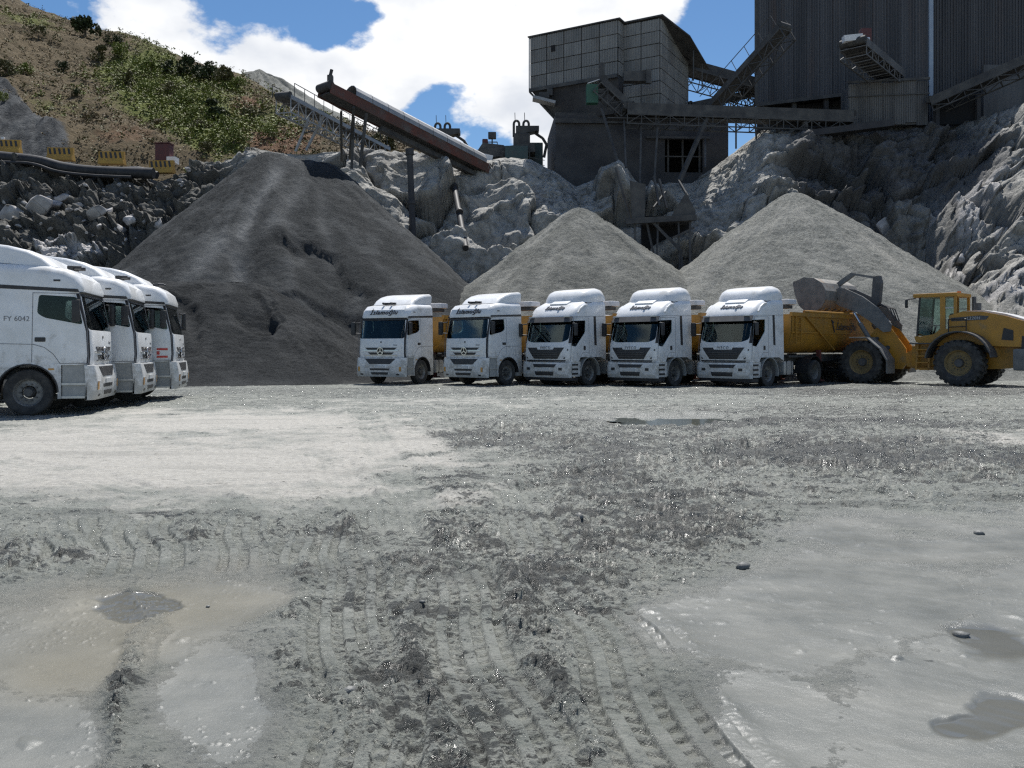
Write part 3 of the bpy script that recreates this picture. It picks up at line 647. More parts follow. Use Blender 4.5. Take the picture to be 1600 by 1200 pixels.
def hillside():
    us = np.linspace(-880, 750, 420); n = 230
    vb = np.interp(us, [-900, 0, 80, 160, 250, 330, 400, 470, 600, 640, 760], [215, 246, 256, 266, 278, 270, 252, 246, 246, 252, 296])
    vs = np.interp(us, SKY_U, SKY_V); Ys = np.interp(us, SKY_U, SKY_Y)
    Yb = np.interp(us, [-900, 0, 250, 400, 760], [70, 74, 76, 78, 84])
    zb = CH + (HV - vb) / F * Yb - 1.0; zs = CH + (HV - vs) / F * Ys
    t = np.linspace(0, 1, n)[:, None]
    Y = Yb + (Ys - Yb) * t; Z = zb + (zs - zb) * (t ** .92)
    # beyond the crest
    t2 = np.linspace(0, 1, 25)[1:, None]; Y2 = Ys + 60 * t2; Z2 = zs + 1.0 * t2 - 14 * t2 ** 2
    Y = np.concatenate([Y, Y2]); Z = np.concatenate([Z, Z2])
    X = (us[None, :] - 800) / F * Y
    UU = np.repeat(us[None, :], len(Y), 0); VV = HV - (Z - CH) / Y * F
    tt = np.concatenate([np.repeat(t, len(us), 1), np.ones((24, len(us)))])
    amp = sstep(0, .1, tt) * (1 - .6 * sstep(.85, 1, tt))
    grey = np.clip(sstep(25, -25, UU + 12 - (VV - 105) * .80) * sstep(95, 135, VV) + blob(UU, VV, 30, 225, 90, 26) * .8 + 0 * UU, 0, 1)
    D = 2.2 * fbm(X * .05, Y * .05, Z * .05, o=3, s=201) + .9 * fbm(X * .22, Y * .22, Z * .22, o=4, s=211) + .35 * fbm(X * .9, Y * .9, o=3, s=221)
    rib = ridged((X * .8 + Z * .75) * .38, (Z - X) * .05, o=4, s=231)
    D = D + grey * 2.2 * rib
    Z = Z + D * amp
    green = np.clip(blob(UU, VV, 245, 125, 60, 40) + blob(UU, VV, 310, 180, 70, 42) + blob(UU, VV, 210, 95, 60, 26) * .8 + blob(UU, VV, 330, 225, 40, 25) * .6 + blob(UU, VV, 60, 30, 60, 30) * .25 + blob(UU, VV, 430, 200, 40, 30) * .35 + .12 + .45 * fbm(X * .08, Y * .08, o=4, s=241), 0, 1) * (1 - grey)
    red = np.clip(blob(UU, VV, 440, 225, 70, 26) + blob(UU, VV, 385, 160, 30, 20) + blob(UU, VV, 200, 225, 90, 30) * .6, 0, 1)
    V = np.stack([X, Y, Z], -1).reshape(-1, 3); fc = grid_faces(len(Y), len(us))
    o = mesh_obj('hillside', V, fc, HILLM, smooth=True, attrs=dict(green=green.ravel(), grey=grey.ravel(), red=red.ravel())); tag(o, kind='structure')
    return V, fc, green.ravel(), grey.ravel(), VV.ravel(), UU.ravel()
HV_, HF_, HGREEN, HGREY, HVV, HUU = hillside()
HILL_BVH = BVHTree.FromPolygons([tuple(p) for p in HV_.tolist()], [tuple(f) for f in HF_.tolist()])

# ------------------------------------------------------------------ plants
def leaf_mat(name, c1, c2):
    m, nt, N, L, b = attr_mat(name); k = NB(nt)
    g = N('ShaderNodeNewGeometry'); oi = N('ShaderNodeObjectInfo')
    f = k.math('FRACT', k.math('ADD', g.outputs['Random Per Island'], oi.outputs['Random']), 0)
    L(k.mix(f, c1, c2), b.inputs['Base Color']); b.inputs['Roughness'].default_value = .7; b.inputs['Specular IOR Level'].default_value = .2
    return m
LEAF_D = leaf_mat('dark_leaves', (.026, .036, .015), (.048, .062, .024))
LEAF_G = leaf_mat('green_leaves', (.105, .130, .030), (.170, .195, .050))
LEAF_B = leaf_mat('dry_stalks', (.098, .076, .042), (.135, .102, .056))
LEAF_O = leaf_mat('olive_scrub', (.078, .076, .032), (.115, .108, .048))
BARK = surf('bark', (.07, .055, .04), (.12, .10, .075), 6, .9)
def leaves(pts, size, rng, up=.3):
    """one quad-ish leaf clump face per point"""
    n = len(pts); a = rng.normal(size=(n, 3)); a[:, 2] = np.abs(a[:, 2]) * .6 + up; a /= np.linalg.norm(a, axis=1)[:, None]
    b = np.cross(a, rng.normal(size=(n, 3))); b /= np.linalg.norm(b, axis=1)[:, None]; c = np.cross(a, b)
    s = size * (.6 + .8 * rng.random(n))[:, None]
    V = np.stack([pts - b * s * .5, pts + c * s * .45 + a * s * .1, pts + b * s * .5, pts - c * s * .45 + a * s * .1], 1).reshape(-1, 3)
    return V, np.arange(4 * n).reshape(-1, 4)
def shrub(u, v, hpx, wr, mat, label, name='shrub', seed=0, dens=900):
    p, nrm = hit(HILL_BVH, u, v)
    if p is None: return
    rng = np.random.default_rng(seed + 500); h = hpx / F * p.y; w = h * wr
    root = thing(name, label, 'shrub' if name == 'shrub' else 'tree', p - Vector((0, 0, h * .06)), 0, 'shrubs on the hillside')
    nl = 9; cs = []; rs = []
    for i in range(nl):
        t = rng.random(); cs.append((rng.normal() * w * .24 * (1.15 - t * .7), rng.normal() * w * .24 * (1.15 - t * .7), h * (.22 + .62 * t))); rs.append(w * (.16 + .16 * rng.random()) * (1.2 - .55 * t))
    k = rng.integers(0, nl, dens); d = rng.normal(size=(dens, 3)); d /= np.linalg.norm(d, axis=1)[:, None]
    pts = np.array(cs)[k] + d * np.array(rs)[k][:, None] * (.55 + .5 * rng.random(dens))[:, None] * np.array([1, 1, 1.1])
    pts[:, 2] = np.maximum(pts[:, 2], h * .03)
    V, Fq = leaves(pts, h * .10, rng); mesh_obj('crown', V, Fq, mat, root)
    m = MB(); m.tube((0, 0, -.2), (0, 0, h * .5), h * .035, 6, h * .015)
    for i in range(4):
        c = cs[i]; m.tube((0, 0, h * .12), c, h * .018, 5, h * .006)
    m.build('trunk', BARK, root)
SHR = [(134, 58, 46, .75, LEAF_D, 'dark conical evergreen standing alone on the hill crest', 'pine_tree'), (292, 122, 40, .9, LEAF_D, 'dark bushy tree on the crest above the green slope', 'bushy_tree'), (325, 130, 38, 1.1, LEAF_D, 'broad dark bush on the crest beside the bushy tree', 'shrub'),
       (352, 132, 34, 1.0, LEAF_O, 'olive bush at the end of the crest near the grey spoil peak', 'shrub'), (337, 190, 42, .8, LEAF_D, 'tall dark bush in the middle of the green slope', 'shrub'), (352, 205, 28, 1.1, LEAF_G, 'green bush below the tall dark bush', 'shrub'),
       (40, 118, 22, 1.2, LEAF_G, 'bright green bush above the grey shale scar', 'shrub'), (12, 118, 28, 1.2, LEAF_O, 'olive bush at the head of the grey shale scar', 'shrub'), (156, 96, 30, .9, LEAF_O, 'olive bush below the lone evergreen', 'shrub'), (264, 118, 28, 1.0, LEAF_D, 'dark bush left of the bushy crest tree', 'shrub'),
       (200, 136, 26, 1.0, LEAF_O, 'dry olive bush halfway up the brown slope', 'shrub'), (98, 112, 18, 1.5, LEAF_D, 'low dark bush on the brown slope', 'shrub'), (5, 158, 14, 1.4, LEAF_G, 'small green bush on the grey shale scar', 'shrub'), (230, 150, 24, 1.3, LEAF_G, 'spreading green bush on the green slope', 'shrub'),
       (285, 165, 24, 1.3, LEAF_G, 'light green thicket on the green slope', 'shrub'), (372, 140, 22, 1.2, LEAF_G, 'green bush beside the grey spoil peak', 'shrub'), (118, 150, 14, 1.6, LEAF_D, 'flat dark bush on the lower brown slope', 'shrub'), (310, 205, 22, 1.4, LEAF_O, 'olive thicket at the foot of the green slope', 'shrub'), (610, 232, 26, 1.0, LEAF_O, 'olive bush behind the lattice conveyor', 'shrub'), (590, 228, 24, 1.0, LEAF_O, 'dry bush between the two conveyors', 'shrub')]
SHR += [(u_, v_, h_, w_, m_, l_, 'shrub') for u_, v_, h_, w_, m_, l_ in ((60, 60, 22, 1.6, LEAF_O, 'rounded olive bush on the upper brown slope'), (190, 92, 26, 1.4, LEAF_G, 'rounded green bush below the crest'), (235, 118, 30, 1.5, LEAF_G, 'wide green bush at the top of the green slope'), (262, 150, 26, 1.5, LEAF_O, 'wide olive bush in the green slope'), (300, 190, 26, 1.7, LEAF_G, 'low spreading green bush above the bench'), (365, 225, 26, 1.6, LEAF_G, 'green bush at the foot of the slope behind the dark heap'), (175, 70, 20, 1.4, LEAF_D, 'dark bush just below the crest line'), (320, 240, 20, 1.8, LEAF_O, 'olive bush at the edge of the bench'), (390, 185, 22, 1.5, LEAF_O, 'olive bush on the reddish slope'), (250, 200, 16, 1.8, LEAF_B, 'dry bush on the lower brown slope'), (145, 190, 16, 1.8, LEAF_B, 'dry bush beside the grey shale scar'), (420, 215, 20, 1.5, LEAF_G, 'green bush left of the lattice conveyor'))]
for i, s in enumerate(SHR): shrub(*s[:6], name=s[6], seed=i * 7)
def scrub(name, label, mask_fn, mat, n, size, per, seed):
    rng = np.random.default_rng(seed); w = mask_fn(); w = w / w.sum()
    idx = rng.choice(len(HV_), n, p=w); base = HV_[idx] + rng.normal(size=(n, 3)) * np.array([.8, .8, 0])
    pts = np.repeat(base, per, 0) + rng.normal(size=(n * per, 3)) * np.array([.35, .35, .22]) * size + np.array([0, 0, size * .35])
    V, Fq = leaves(pts, size * .36, rng, .9); o = mesh_obj(name, V, Fq, mat); tag(o, label, 'scrub', kind='stuff')
inview = (HUU > -250) & (HUU < 700) & (HVV > -140) & (HVV < 290)
scrub('dry_grass', 'dry brown grass and stalks covering the hillside', lambda: inview * (1 - HGREY) * (1.05 - HGREEN), LEAF_B, 5000, .40, 9, 5)
scrub('green_scrub', 'low green scrub growing in patches on the hillside', lambda: inview * np.clip(HGREEN - .15, 0, 1) ** 1.2 * (1 - HGREY), LEAF_G, 2200, .6, 14, 6)
scrub('olive_scrub', 'low olive scrub scattered over the brown hillside', lambda: inview * (1 - HGREY) * (.25 + HGREEN), LEAF_O, 2200, .55, 12, 8)
# grey spoil peak behind the hill
def spoil_peak():
    q = P(404, 106, 150); H = 16; nr, na = 90, 160; r = 26 * np.linspace(0, 1, nr); t = np.linspace(0, 2 * np.pi, na)
    X = q.x + np.cos(t)[None] * r[:, None]; Y = q.y + np.sin(t)[None] * r[:, None]
    z = q.z - .62 * np.sqrt(r[:, None] ** 2 + .8) + .7 * ridged(np.cos(t)[None] * 5 + 0 * X, np.sin(t)[None] * 5 + 0 * X, o=3, s=3) * sstep(0, 5, r)[:, None] + .5 * fbm(X * .5, Y * .5, o=4, s=8)
    o = mesh_obj('spoil_heap', np.stack([X, Y, z], -1).reshape(-1, 3), grid_faces(nr, na), G_MID, smooth=False, attrs=dict(chute=np.zeros(nr * na))); tag(o, 'grey pointed spoil heap rising behind the hill crest', 'spoil heap')
spoil_peak()
# ================================================================== CRUSHING PLANT
CLAD = surf('weathered_cladding', (.17, .17, .165), (.26, .255, .24), .7, .7, metal=.2, c3=(.14, .13, .12), s3=.35, lo3=.52, hi3=.68, stretch=(1.2, 1.2, .35), objvar=.14)
CLADL = surf('dusty_annex_cladding', (.085, .085, .086), (.155, .152, .147), .8, .7, metal=.2, stretch=(1.4, 1.4, .25), objvar=.12)
SHED = surf('dark_shed_cladding', (.054, .054, .058), (.092, .091, .095), .6, .6, metal=.25, c3=(.10, .075, .065), s3=.5, lo3=.56, hi3=.72, stretch=(2.2, 2.2, .12), objvar=.16)
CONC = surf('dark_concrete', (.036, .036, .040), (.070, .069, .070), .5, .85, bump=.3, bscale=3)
STEEL = surf('dusty_structural_steel', (.045, .045, .046), (.092, .090, .085), 1.2, .7, metal=.2)
RUST = surf('rusty_conveyor_side', (.13, .042, .028), (.085, .048, .036), .7, .75, c3=(.10, .085, .075), s3=.5, lo3=.5, hi3=.65)
COVER = surf('galvanised_cover', (.26, .265, .27), (.34, .34, .34), 1.0, .55, metal=.3, objvar=.06)
BELT = surf('conveyor_belt', (.03, .03, .03), (.06, .06, .058), 3, .8)
TEAL = surf('faded_teal_paint', (.03, .065, .065), (.045, .06, .06), 1.5, .6)
GREENP = surf('green_paint', (.03, .12, .075), (.035, .09, .06), 2, .6)
WHITEB = surf('white_board', (.70, .70, .70), (.60, .60, .6), 2, .6)
BLACK = surf('dark_interior', (.012, .012, .013), rough=.95)
FLASH = surf('pale_corner_flashing', (.30, .36, .43), (.24, .29, .36), 1.0, .5, metal=.2)
DKRED = surf('faded_dark_red_paint', (.10, .028, .028), (.075, .03, .03), 2, .7)
BARY = surf('barrier_yellow', (.46, .27, .05), (.36, .20, .045), 2, .75)
HDPE = surf('black_pipe', (.016, .017, .02), (.040, .040, .042), 2, .62, spec=.3)

def sheet_mesh(name, w, h, ribs, dep=.05, th=.0):
    """one ribbed sheet, x 0..w, z 0..h, ribs proud towards -y"""
    vs = []; n = 0; xs = []
    for i in range(ribs):
        a = w * i / ribs; p = w / ribs; xs += [(a, 0), (a + p * .45, 0), (a + p * .55, -dep), (a + p * .90, -dep)]
    xs.append((w, 0))
    for x, y in xs: vs += [(x, y, 0), (x, y, h), (x, .04, 0), (x, .04, h)]
    fs = []
    m = len(xs)
    for i in range(m - 1):
        a, b = 4 * i, 4 * (i + 1); fs += [(a, b, b + 1, a + 1), (a + 2, a + 3, b + 3, b + 2), (a + 1, b + 1, b + 3, a + 3), (a, a + 2, b + 2, b)]
    fs += [(0, 1, 3, 2), (4 * m - 4, 4 * m - 2, 4 * m - 1, 4 * m - 3)]
    me = bpy.data.meshes.new(name); me.from_pydata(vs, [], fs); me.update(); return me
def put(me, name, mat, parent, M):
    o = bpy.data.objects.new(name, me)
    if not me.materials: me.materials.append(mat)
    COL.objects.link(o); o.parent = parent; o.matrix_local = M; return o
def frame2(o, ax):   # matrix with x along ax (plan), y inward (behind), z up
    ax = Vector((ax[0], ax[1], 0)).normalized(); ay = Vector((-ax.y, ax.x, 0))
    return Matrix(((ax.x, ay.x, 0, o[0]), (ax.y, ay.y, 0, o[1]), (0, 0, 1, o[2]), (0, 0, 0, 1)))
rp = random.Random(5)
def clad(parent, o, ax, L_, z0, z1, cols, rows, mat, gap=.07, ribs=5, name='cladding_panel', skip=()):
    w = L_ / cols - gap; h = (z1 - z0) / rows - gap; me = sheet_mesh(name, w, h, ribs)
    M0 = frame2((o[0], o[1], z0), ax)
    for r in range(rows):
        for c in range(cols):
            if (c, r) in skip: continue
            put(me, name, mat, parent, M0 @ Matrix.Translation((c * L_ / cols + gap / 2, -.03 - .02 * rp.random(), r * (z1 - z0) / rows + gap / 2)) @ Matrix.Rotation(R(rp.uniform(-.25, .25)), 4, 'Y'))
def plan_box(m, o, ax, L_, D, z0, z1):
    M = frame2((o[0], o[1], 0), ax)
    m.hexa([M @ Vector(q) for q in ((0, 0, z0), (L_, 0, z0), (L_, D, z0), (0, D, z0), (0, 0, z1), (L_, 0, z1), (L_, D, z1), (0, D, z1))]); return m

def crusher_house():
    C = Vector((12.3, 71.3, 0)); a = Vector((-.867, .498, 0)); b = Vector((.498, .867, 0)); ax = -a; n = Vector((-.498, -.867, 0))
    root = thing('screening_tower', 'pale panelled screening tower on stilts beside the dark shed', 'industrial tower', (C.x, C.y, 14.5))
    off = -Vector(root.location)
    def T(o): o.parent = root; return o
    par = root; sh = Vector((-C.x, -C.y, -14.5))
    c0 = C + sh
    zt, zb = 29.0 - 14.5, 21.7 - 14.5
    # right block front (recessed) and right side
    clad(par, c0 + a * 3.3, ax, 3.3, zb, zt, 2, 7, CLAD, ribs=7)
    clad(par, c0, b, 7.2, zb, zt, 4, 7, CLAD, ribs=7, skip=((3, 6),))
    # left block, one metre proud
    L0 = c0 + a * 11.7 + n * 1.1
    clad(par, L0, ax, 8.4, 24.5 - 14.5, zt + .1, 5, 4, CLAD, ribs=7)
    clad(par, c0 + a * 3.3 + n * 1.1, -n, 1.1, 24.5 - 14.5, zt + .1, 1, 4, CLAD, ribs=4)
    m = MB(); plan_box(m, c0 + a * 3.3 - n * .06, ax, 3.24, 6.9, zb, zt - .05); plan_box(m, L0 - n * .06, ax, 8.3, 7.6, 24.5 - 14.5 + .02, zt); m.build('inner_frame', STEEL, root)
    # roofs
    m = MB(); plan_box(m, L0 + n * .2 + a * .15, ax, 8.8, 8.2, zt + .12, zt + .22); m.build('roof', STEEL, root)
    e1 = c0 + n * .2 - a * .2; M = frame2((0, 0, 0), ax)
    m = MB(); p = [c0 + a * 3.2 + n * .2, c0 + n * .2 + ax * .3, c0 + b * 3.0 + ax * 1.6, c0 + b * 8.0 + ax * 1.8, c0 + b * 7.6 + a * 3.2]
    zs = [zt + .1, zt + .1, zt - .9, zt - 2.4, zt - .6]
    m.add([(q.x, q.y, z) for q, z in zip(p, zs)] + [(q.x, q.y, z + .12) for q, z in zip(p, zs)], [(0, 1, 2, 3, 4), (9, 8, 7, 6, 5)] + [(i, (i + 1) % 5, 5 + (i + 1) % 5, 5 + i) for i in range(5)]); m.build('roof', STEEL, root)
    for t in (4.5, 7.0): m = MB(); q = c0 + b * t + ax * 1.4; m.beam((q.x, q.y, zt - 4.2), (q.x, q.y, zt - 1.6), .10); m.build('roof_post', STEEL, root)
    # small window and frames
    w = MB(); q = L0 + ax * 2.35 + n * .08; w.box((q.x, q.y, zt - 1.25), (.42, .06, .55), frame2((0, 0, 0), ax).to_3x3()); w.build('window', BLACK, root)
    m = MB(); q0, q1 = L0 + a * .05 + n * .06, L0 + a * .05 + n * .06; m.beam((q0.x, q0.y, 24.4 - 14.5), (q0.x, q0.y, zt + .1), .10); m.build('corner_post', COVER, root)
    # hopper-shaped underside and skirts
    m = MB(); f = [L0 + n * 0, L0 + ax * 8.4, L0 + ax * 8.4 - n * 7, L0 - n * 7]; g = [L0 + ax * 2.2 - n * 1.2, L0 + ax * 8.3 - n * 1.0, L0 + ax * 8.3 - n * 6.5, L0 + ax * 2.2 - n * 6.5]
    z0, z1 = 21.6 - 14.5, 24.5 - 14.5
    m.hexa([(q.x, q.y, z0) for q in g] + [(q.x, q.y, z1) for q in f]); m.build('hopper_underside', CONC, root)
    m = MB(); q0, q1 = L0 + n * .15, L0 + ax * 8.4 + n * .15; m.beam((q0.x, q0.y, z1 - .1), (q1.x, q1.y, z1 - .1), .2, .3)
    q0, q1 = L0 + n * .1, L0 + ax * 2.2 - n * 1.1; m.beam((q0.x, q0.y, z1 - .2), (q1.x, q1.y, z0), .15); m.build('edge_beam', STEEL, root)
    # lower concrete storey with openings
    A = P(868, 200, 74.0) + sh; B = P(1138, 200, 74.5) + sh; lx = (B - A).to_2d(); Ln = lx.length
    zl, zh = -3.0, 21.7 - 14.5
    M = frame2((A.x, A.y, 0), (lx.x, lx.y))
    def wallbox(x0, x1, za, zb_, d=.5, y=0, mat=CONC, nm='wall'):
        m = MB(); m.hexa([M @ Vector(q) for q in ((x0, y, za), (x1, y, za), (x1, y + d, za), (x0, y + d, za), (x0, y, zb_), (x1, y, zb_), (x1, y + d, zb_), (x0, y + d, zb_))]); m.build(nm, mat, root)
    def zv(v): return CH + (HV - v) / F * 74 - 14.5
    def xu(u): return (u - 868) / F * 74
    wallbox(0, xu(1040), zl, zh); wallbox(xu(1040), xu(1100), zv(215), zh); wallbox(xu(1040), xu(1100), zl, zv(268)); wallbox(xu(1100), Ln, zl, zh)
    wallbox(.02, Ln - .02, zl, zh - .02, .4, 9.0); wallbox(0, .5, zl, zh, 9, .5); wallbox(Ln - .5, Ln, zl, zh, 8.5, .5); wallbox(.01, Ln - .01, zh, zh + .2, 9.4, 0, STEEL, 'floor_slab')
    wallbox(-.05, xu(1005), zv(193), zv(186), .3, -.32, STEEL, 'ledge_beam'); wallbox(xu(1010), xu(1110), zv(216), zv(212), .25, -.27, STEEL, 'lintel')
    for u in (1045, 1068, 1095): wallbox(xu(u), xu(u) + .15, zv(268), zv(215), .2, .3, STEEL, 'opening_post')
    wallbox(xu(1040), xu(1100), zv(243), zv(241), .12, .25, STEEL, 'rail')
    # recessed skirt between storeys
    # side platform with lamps on the left
    m = MB(); q = P(850, 158, 75) + sh; m.box(q, (2.0, 1.2, .25), Matrix.Rotation(R(14), 3, 'Y')); m.build('loading_flap', COVER, root)
    m = MB(); q = P(850, 150, 75) + sh; m.bbox(q, (.9, .7, .5), .08); m.bbox(q + Vector((.5, 0, .3)), (.5, .5, .6), .06); m.build('motor', STEEL, root)
    m = MB(); m.bbox(P(925, 148, 69.5) + sh, (.95, .8, 1.5), .05); m.build('green_cabinet', GREENP, root)
    m = MB(); m.box(P(927, 129, 69.5) + sh, (1.0, .7, .06), Matrix.Rotation(R(-18), 3, 'Y')); m.build('cabinet_roof', WHITEB, root)
    m = MB(); m.box(P(940, 118, 69.8) + sh, (.45, .45, 2.0)); m.build('duct', STEEL, root)
    m = MB(); m.box(P(995, 121, 70) + sh, (2.2, .8, .8)); m.box(P(1013, 120, 69.6) + sh, (.4, .4, 1.1)); m.build('duct', STEEL, root)
    return root
crusher_house()

def truss(m, p, q, w, h, n, t=.10, cross=True):
    """box truss hanging below the line p-q"""
    p = Vector(p); q = Vector(q); d = (q - p).normalized(); s = d.cross(Vector((0, 0, 1))).normalized(); up = s.cross(d).normalized()
    for a in (-1, 1):
        o = s * a * w / 2
        m.beam(p + o, q + o, t, t); m.beam(p + o - up * h, q + o - up * h, t, t)
        for i in range(n):
            e = p + (q - p) * i / n + o; f = p + (q - p) * (i + 1) / n + o
            m.beam(e, e - up * h, t * .7); 
            if i % 2: m.beam(e, f - up * h, t * .6)
            else: m.beam(e - up * h, f, t * .6)
        m.beam(q + o, q + o - up * h, t * .7)
    for i in range(n + 1):
        e = p + (q - p) * i / n; m.beam(e - s * w / 2, e + s * w / 2, t * .7); m.beam(e - s * w / 2 - up * h, e + s * w / 2 - up * h, t * .7)
    return m
def along(p, q): p = Vector(p); q = Vector(q); d = (q - p).normalized(); s = d.cross(Vector((0, 0, 1))).normalized(); return d, s, s.cross(d).normalized()
def pulley(root, p, s, r, w, name='head_pulley'):
    m = MB(); m.tube(Vector(p) - s * w / 2, Vector(p) + s * w / 2, r, 16); m.build(name, BELT, root, True, 40)
def conveyor(name, label, p, q, w=1.2, side=.35, mat=STEEL, tr=None, legs=(), cover=None, rail=False, npan=8):
    """p = head end, q = tail end; origin at the head"""
    p = Vector(p); q = Vector(q); root = thing(name, label, 'conveyor', p); q = q - p; o = Vector((0, 0, 0)); d, s, up = along(o, q); Ln = q.length
    m = MB(); m.beam(o + up * .05, q + up * .05, w * .8, .05, up=up); m.beam(o - up * side * .7, q - up * side * .7, w * .8, .04, up=up); m.build('belt', BELT, root)
    for a in (-1, 1):
        m = MB(); m.beam(o + s * a * w / 2 - up * side * .3, q + s * a * w / 2 - up * side * .3, .07, side, up=up); m.build('side_frame', mat, root)
    m = MB()
    for i in range(int(Ln / 1.2)):
        e = q * ((i + .5) * 1.2 / Ln); m.tube(e - s * w * .42, e + s * w * .42, .06, 6)
    m.build('idlers', STEEL, root)
    pulley(root, o, s, .32, w * .95); pulley(root, q, s, .28, w * .9, 'tail_pulley')
    if tr: t = MB(); truss(t, o - up * side * .75, q - up * side * .75, w, tr, max(4, int(Ln / 1.1)), .09); t.build('truss', mat, root)
    if cover:
        f0, f1 = cover; n = npan
        for i in range(n):
            a = q * (f0 + (f1 - f0) * i / n); b = q * (f0 + (f1 - f0) * (i + 1) / n) - d * .05; vs = []; k = 9
            for e in (a, b):
                for j in range(k): t = math.pi * j / (k - 1); vs.append(e + s * math.cos(t) * w * .56 + up * (math.sin(t) * w * .62 + .12))
                for j in range(k): t = math.pi * j / (k - 1); vs.append(e + s * math.cos(t) * w * .53 + up * (math.sin(t) * w * .59 + .12))
            fs = [(j, j + 1, 2 * k + j + 1, 2 * k + j) for j in range(k - 1)] + [(k + j, 3 * k + j, 3 * k + j + 1, k + j + 1) for j in range(k - 1)] + [(j, k + j, k + j + 1, j + 1) for j in range(k - 1)] + [(2 * k + j, 2 * k + j + 1, 3 * k + j + 1, 3 * k + j) for j in range(k - 1)] + [(0, 2 * k, 3 * k, k), (k - 1, 2 * k - 1, 4 * k - 1, 3 * k - 1)]
            c = MB(); c.add(vs, fs); c.build('cover_panel', COVER, root)
    for f, foot, sp in legs:
        e = q * f; ft = Vector(foot) - p
        for a in (-1, 1):
            l = MB(); l.beam(e + s * a * w / 2 - up * side, ft + s * a * sp, .18); l.build('leg', mat if mat is not RUST else STEEL, root)
        c = MB(); mid = e * .5 + ft * .5; c.beam(mid - s * (w / 4 + sp / 2), mid + s * (w / 4 + sp / 2), .10); c.build('leg_tie', STEEL, root)
    if rail:
        h = MB()
        for a in (-1, 1):
            h.tube(s * a * w * .75 + up * .9, q + s * a * w * .75 + up * .9, .035, 6)
            for i in range(int(Ln / 1.5) + 1): e = q * min(1, i * 1.5 / Ln) + s * a * w * .75; h.tube(e - up * .1, e + up * .9, .03, 5)
        h.build('handrail', STEEL, root)
    return root
# covered conveyor over the dark heap
cv = conveyor('covered_conveyor', 'rust-sided inclined conveyor with a grey half-round cover above the dark heap', P(508, 136, 60), P(756, 262, 71.5), 1.5, .75, RUST, None,
         legs=((.20, P(556, 262, 62.8), .5), (.13, P(540, 250, 64.5), .5)), cover=(.13, .97), npan=9)
m = MB(); q0 = P(515, 131, 60.3) - P(508, 136, 60); m.bbox(q0 + Vector((.05, 0, .25)), (.4, .4, .7), .08); m.tube(q0 + Vector((0, 0, .4)), q0 + Vector((.15, 0, 1.0)), .12, 8); m.build('drive_motor', STEEL, cv)
m = MB(); d_, s_, u_ = along(P(508, 136, 60), P(756, 262, 71.5)); qq = P(756, 262, 71.5) - P(508, 136, 60); m.beam(qq * .32 - u_ * 1.0, qq * .98 - u_ * .9, .5, .35, up=u_); m.build('lower_girder', STEEL, cv)
conveyor('lattice_conveyor', 'open lattice conveyor climbing behind the rusty covered conveyor', P(443, 150, 67), P(600, 232, 84), 1.3, .3, COVER, 1.1, legs=((.28, P(470, 236, 72), .5),), rail=True)
# level conveyor in front of the tower
lv = conveyor('level_conveyor', 'long level conveyor trough running from the tower to the dark shed', P(978, 168, 68.5), P(1328, 180, 69.3), 1.5, .95, STEEL, .75)
for u, v1, u2, v2 in ((1029, 178, 1022, 292), (1108, 176, 1062, 282), (940, 170, 968, 262), (968, 262, 1000, 330), (975, 186, 978, 262), (1180, 190, 1182, 220), (1214, 190, 1214, 216), (1246, 190, 1246, 212), (1002, 190, 1000, 290), (1102, 215, 1102, 262), (1150, 190, 1150, 232), (1280, 192, 1278, 212)):
    a = P(u, v1, 68.4); b_ = P(u2, v2, 66.6 if v2 > 250 else 69.5); m = MB(); wd = .28 if (u, v1) == (1108, 176) else .14
    m.beam(a, b_, wd); o = m.build('stilt', STEEL, lv); o.matrix_parent_inverse = Matrix.Translation(-Vector(lv.location))
sm = MB(); sm.beam(P(948, 186, 68.6), P(1325, 192, 69), .9, .08); o = sm.build('walkway', STEEL, lv); o.matrix_parent_inverse = Matrix.Translation(-Vector(lv.location))
conveyor('short_chute_conveyor', 'short steep feeder conveyor between the tower front and the level conveyor', P(944, 126, 69.2), P(988, 166, 69.0), 1.0, .5, STEEL, .9)
conveyor('steep_conveyor', 'steep lattice conveyor climbing to the face of the dark shed', P(1224, 42, 65), P(1112, 166, 71), 1.2, .45, STEEL, .9, rail=True)
conveyor('rear_gallery_conveyor', 'dark conveyor gallery linking the tower to the shed', P(1062, 98, 79), P(1200, 136, 80), 2.0, .9, STEEL, 1.2)
conveyor('lower_rear_conveyor', 'lower conveyor passing behind the steep lattice conveyor', P(1190, 140, 83), P(1072, 165, 78), 1.5, .6, STEEL, .9)
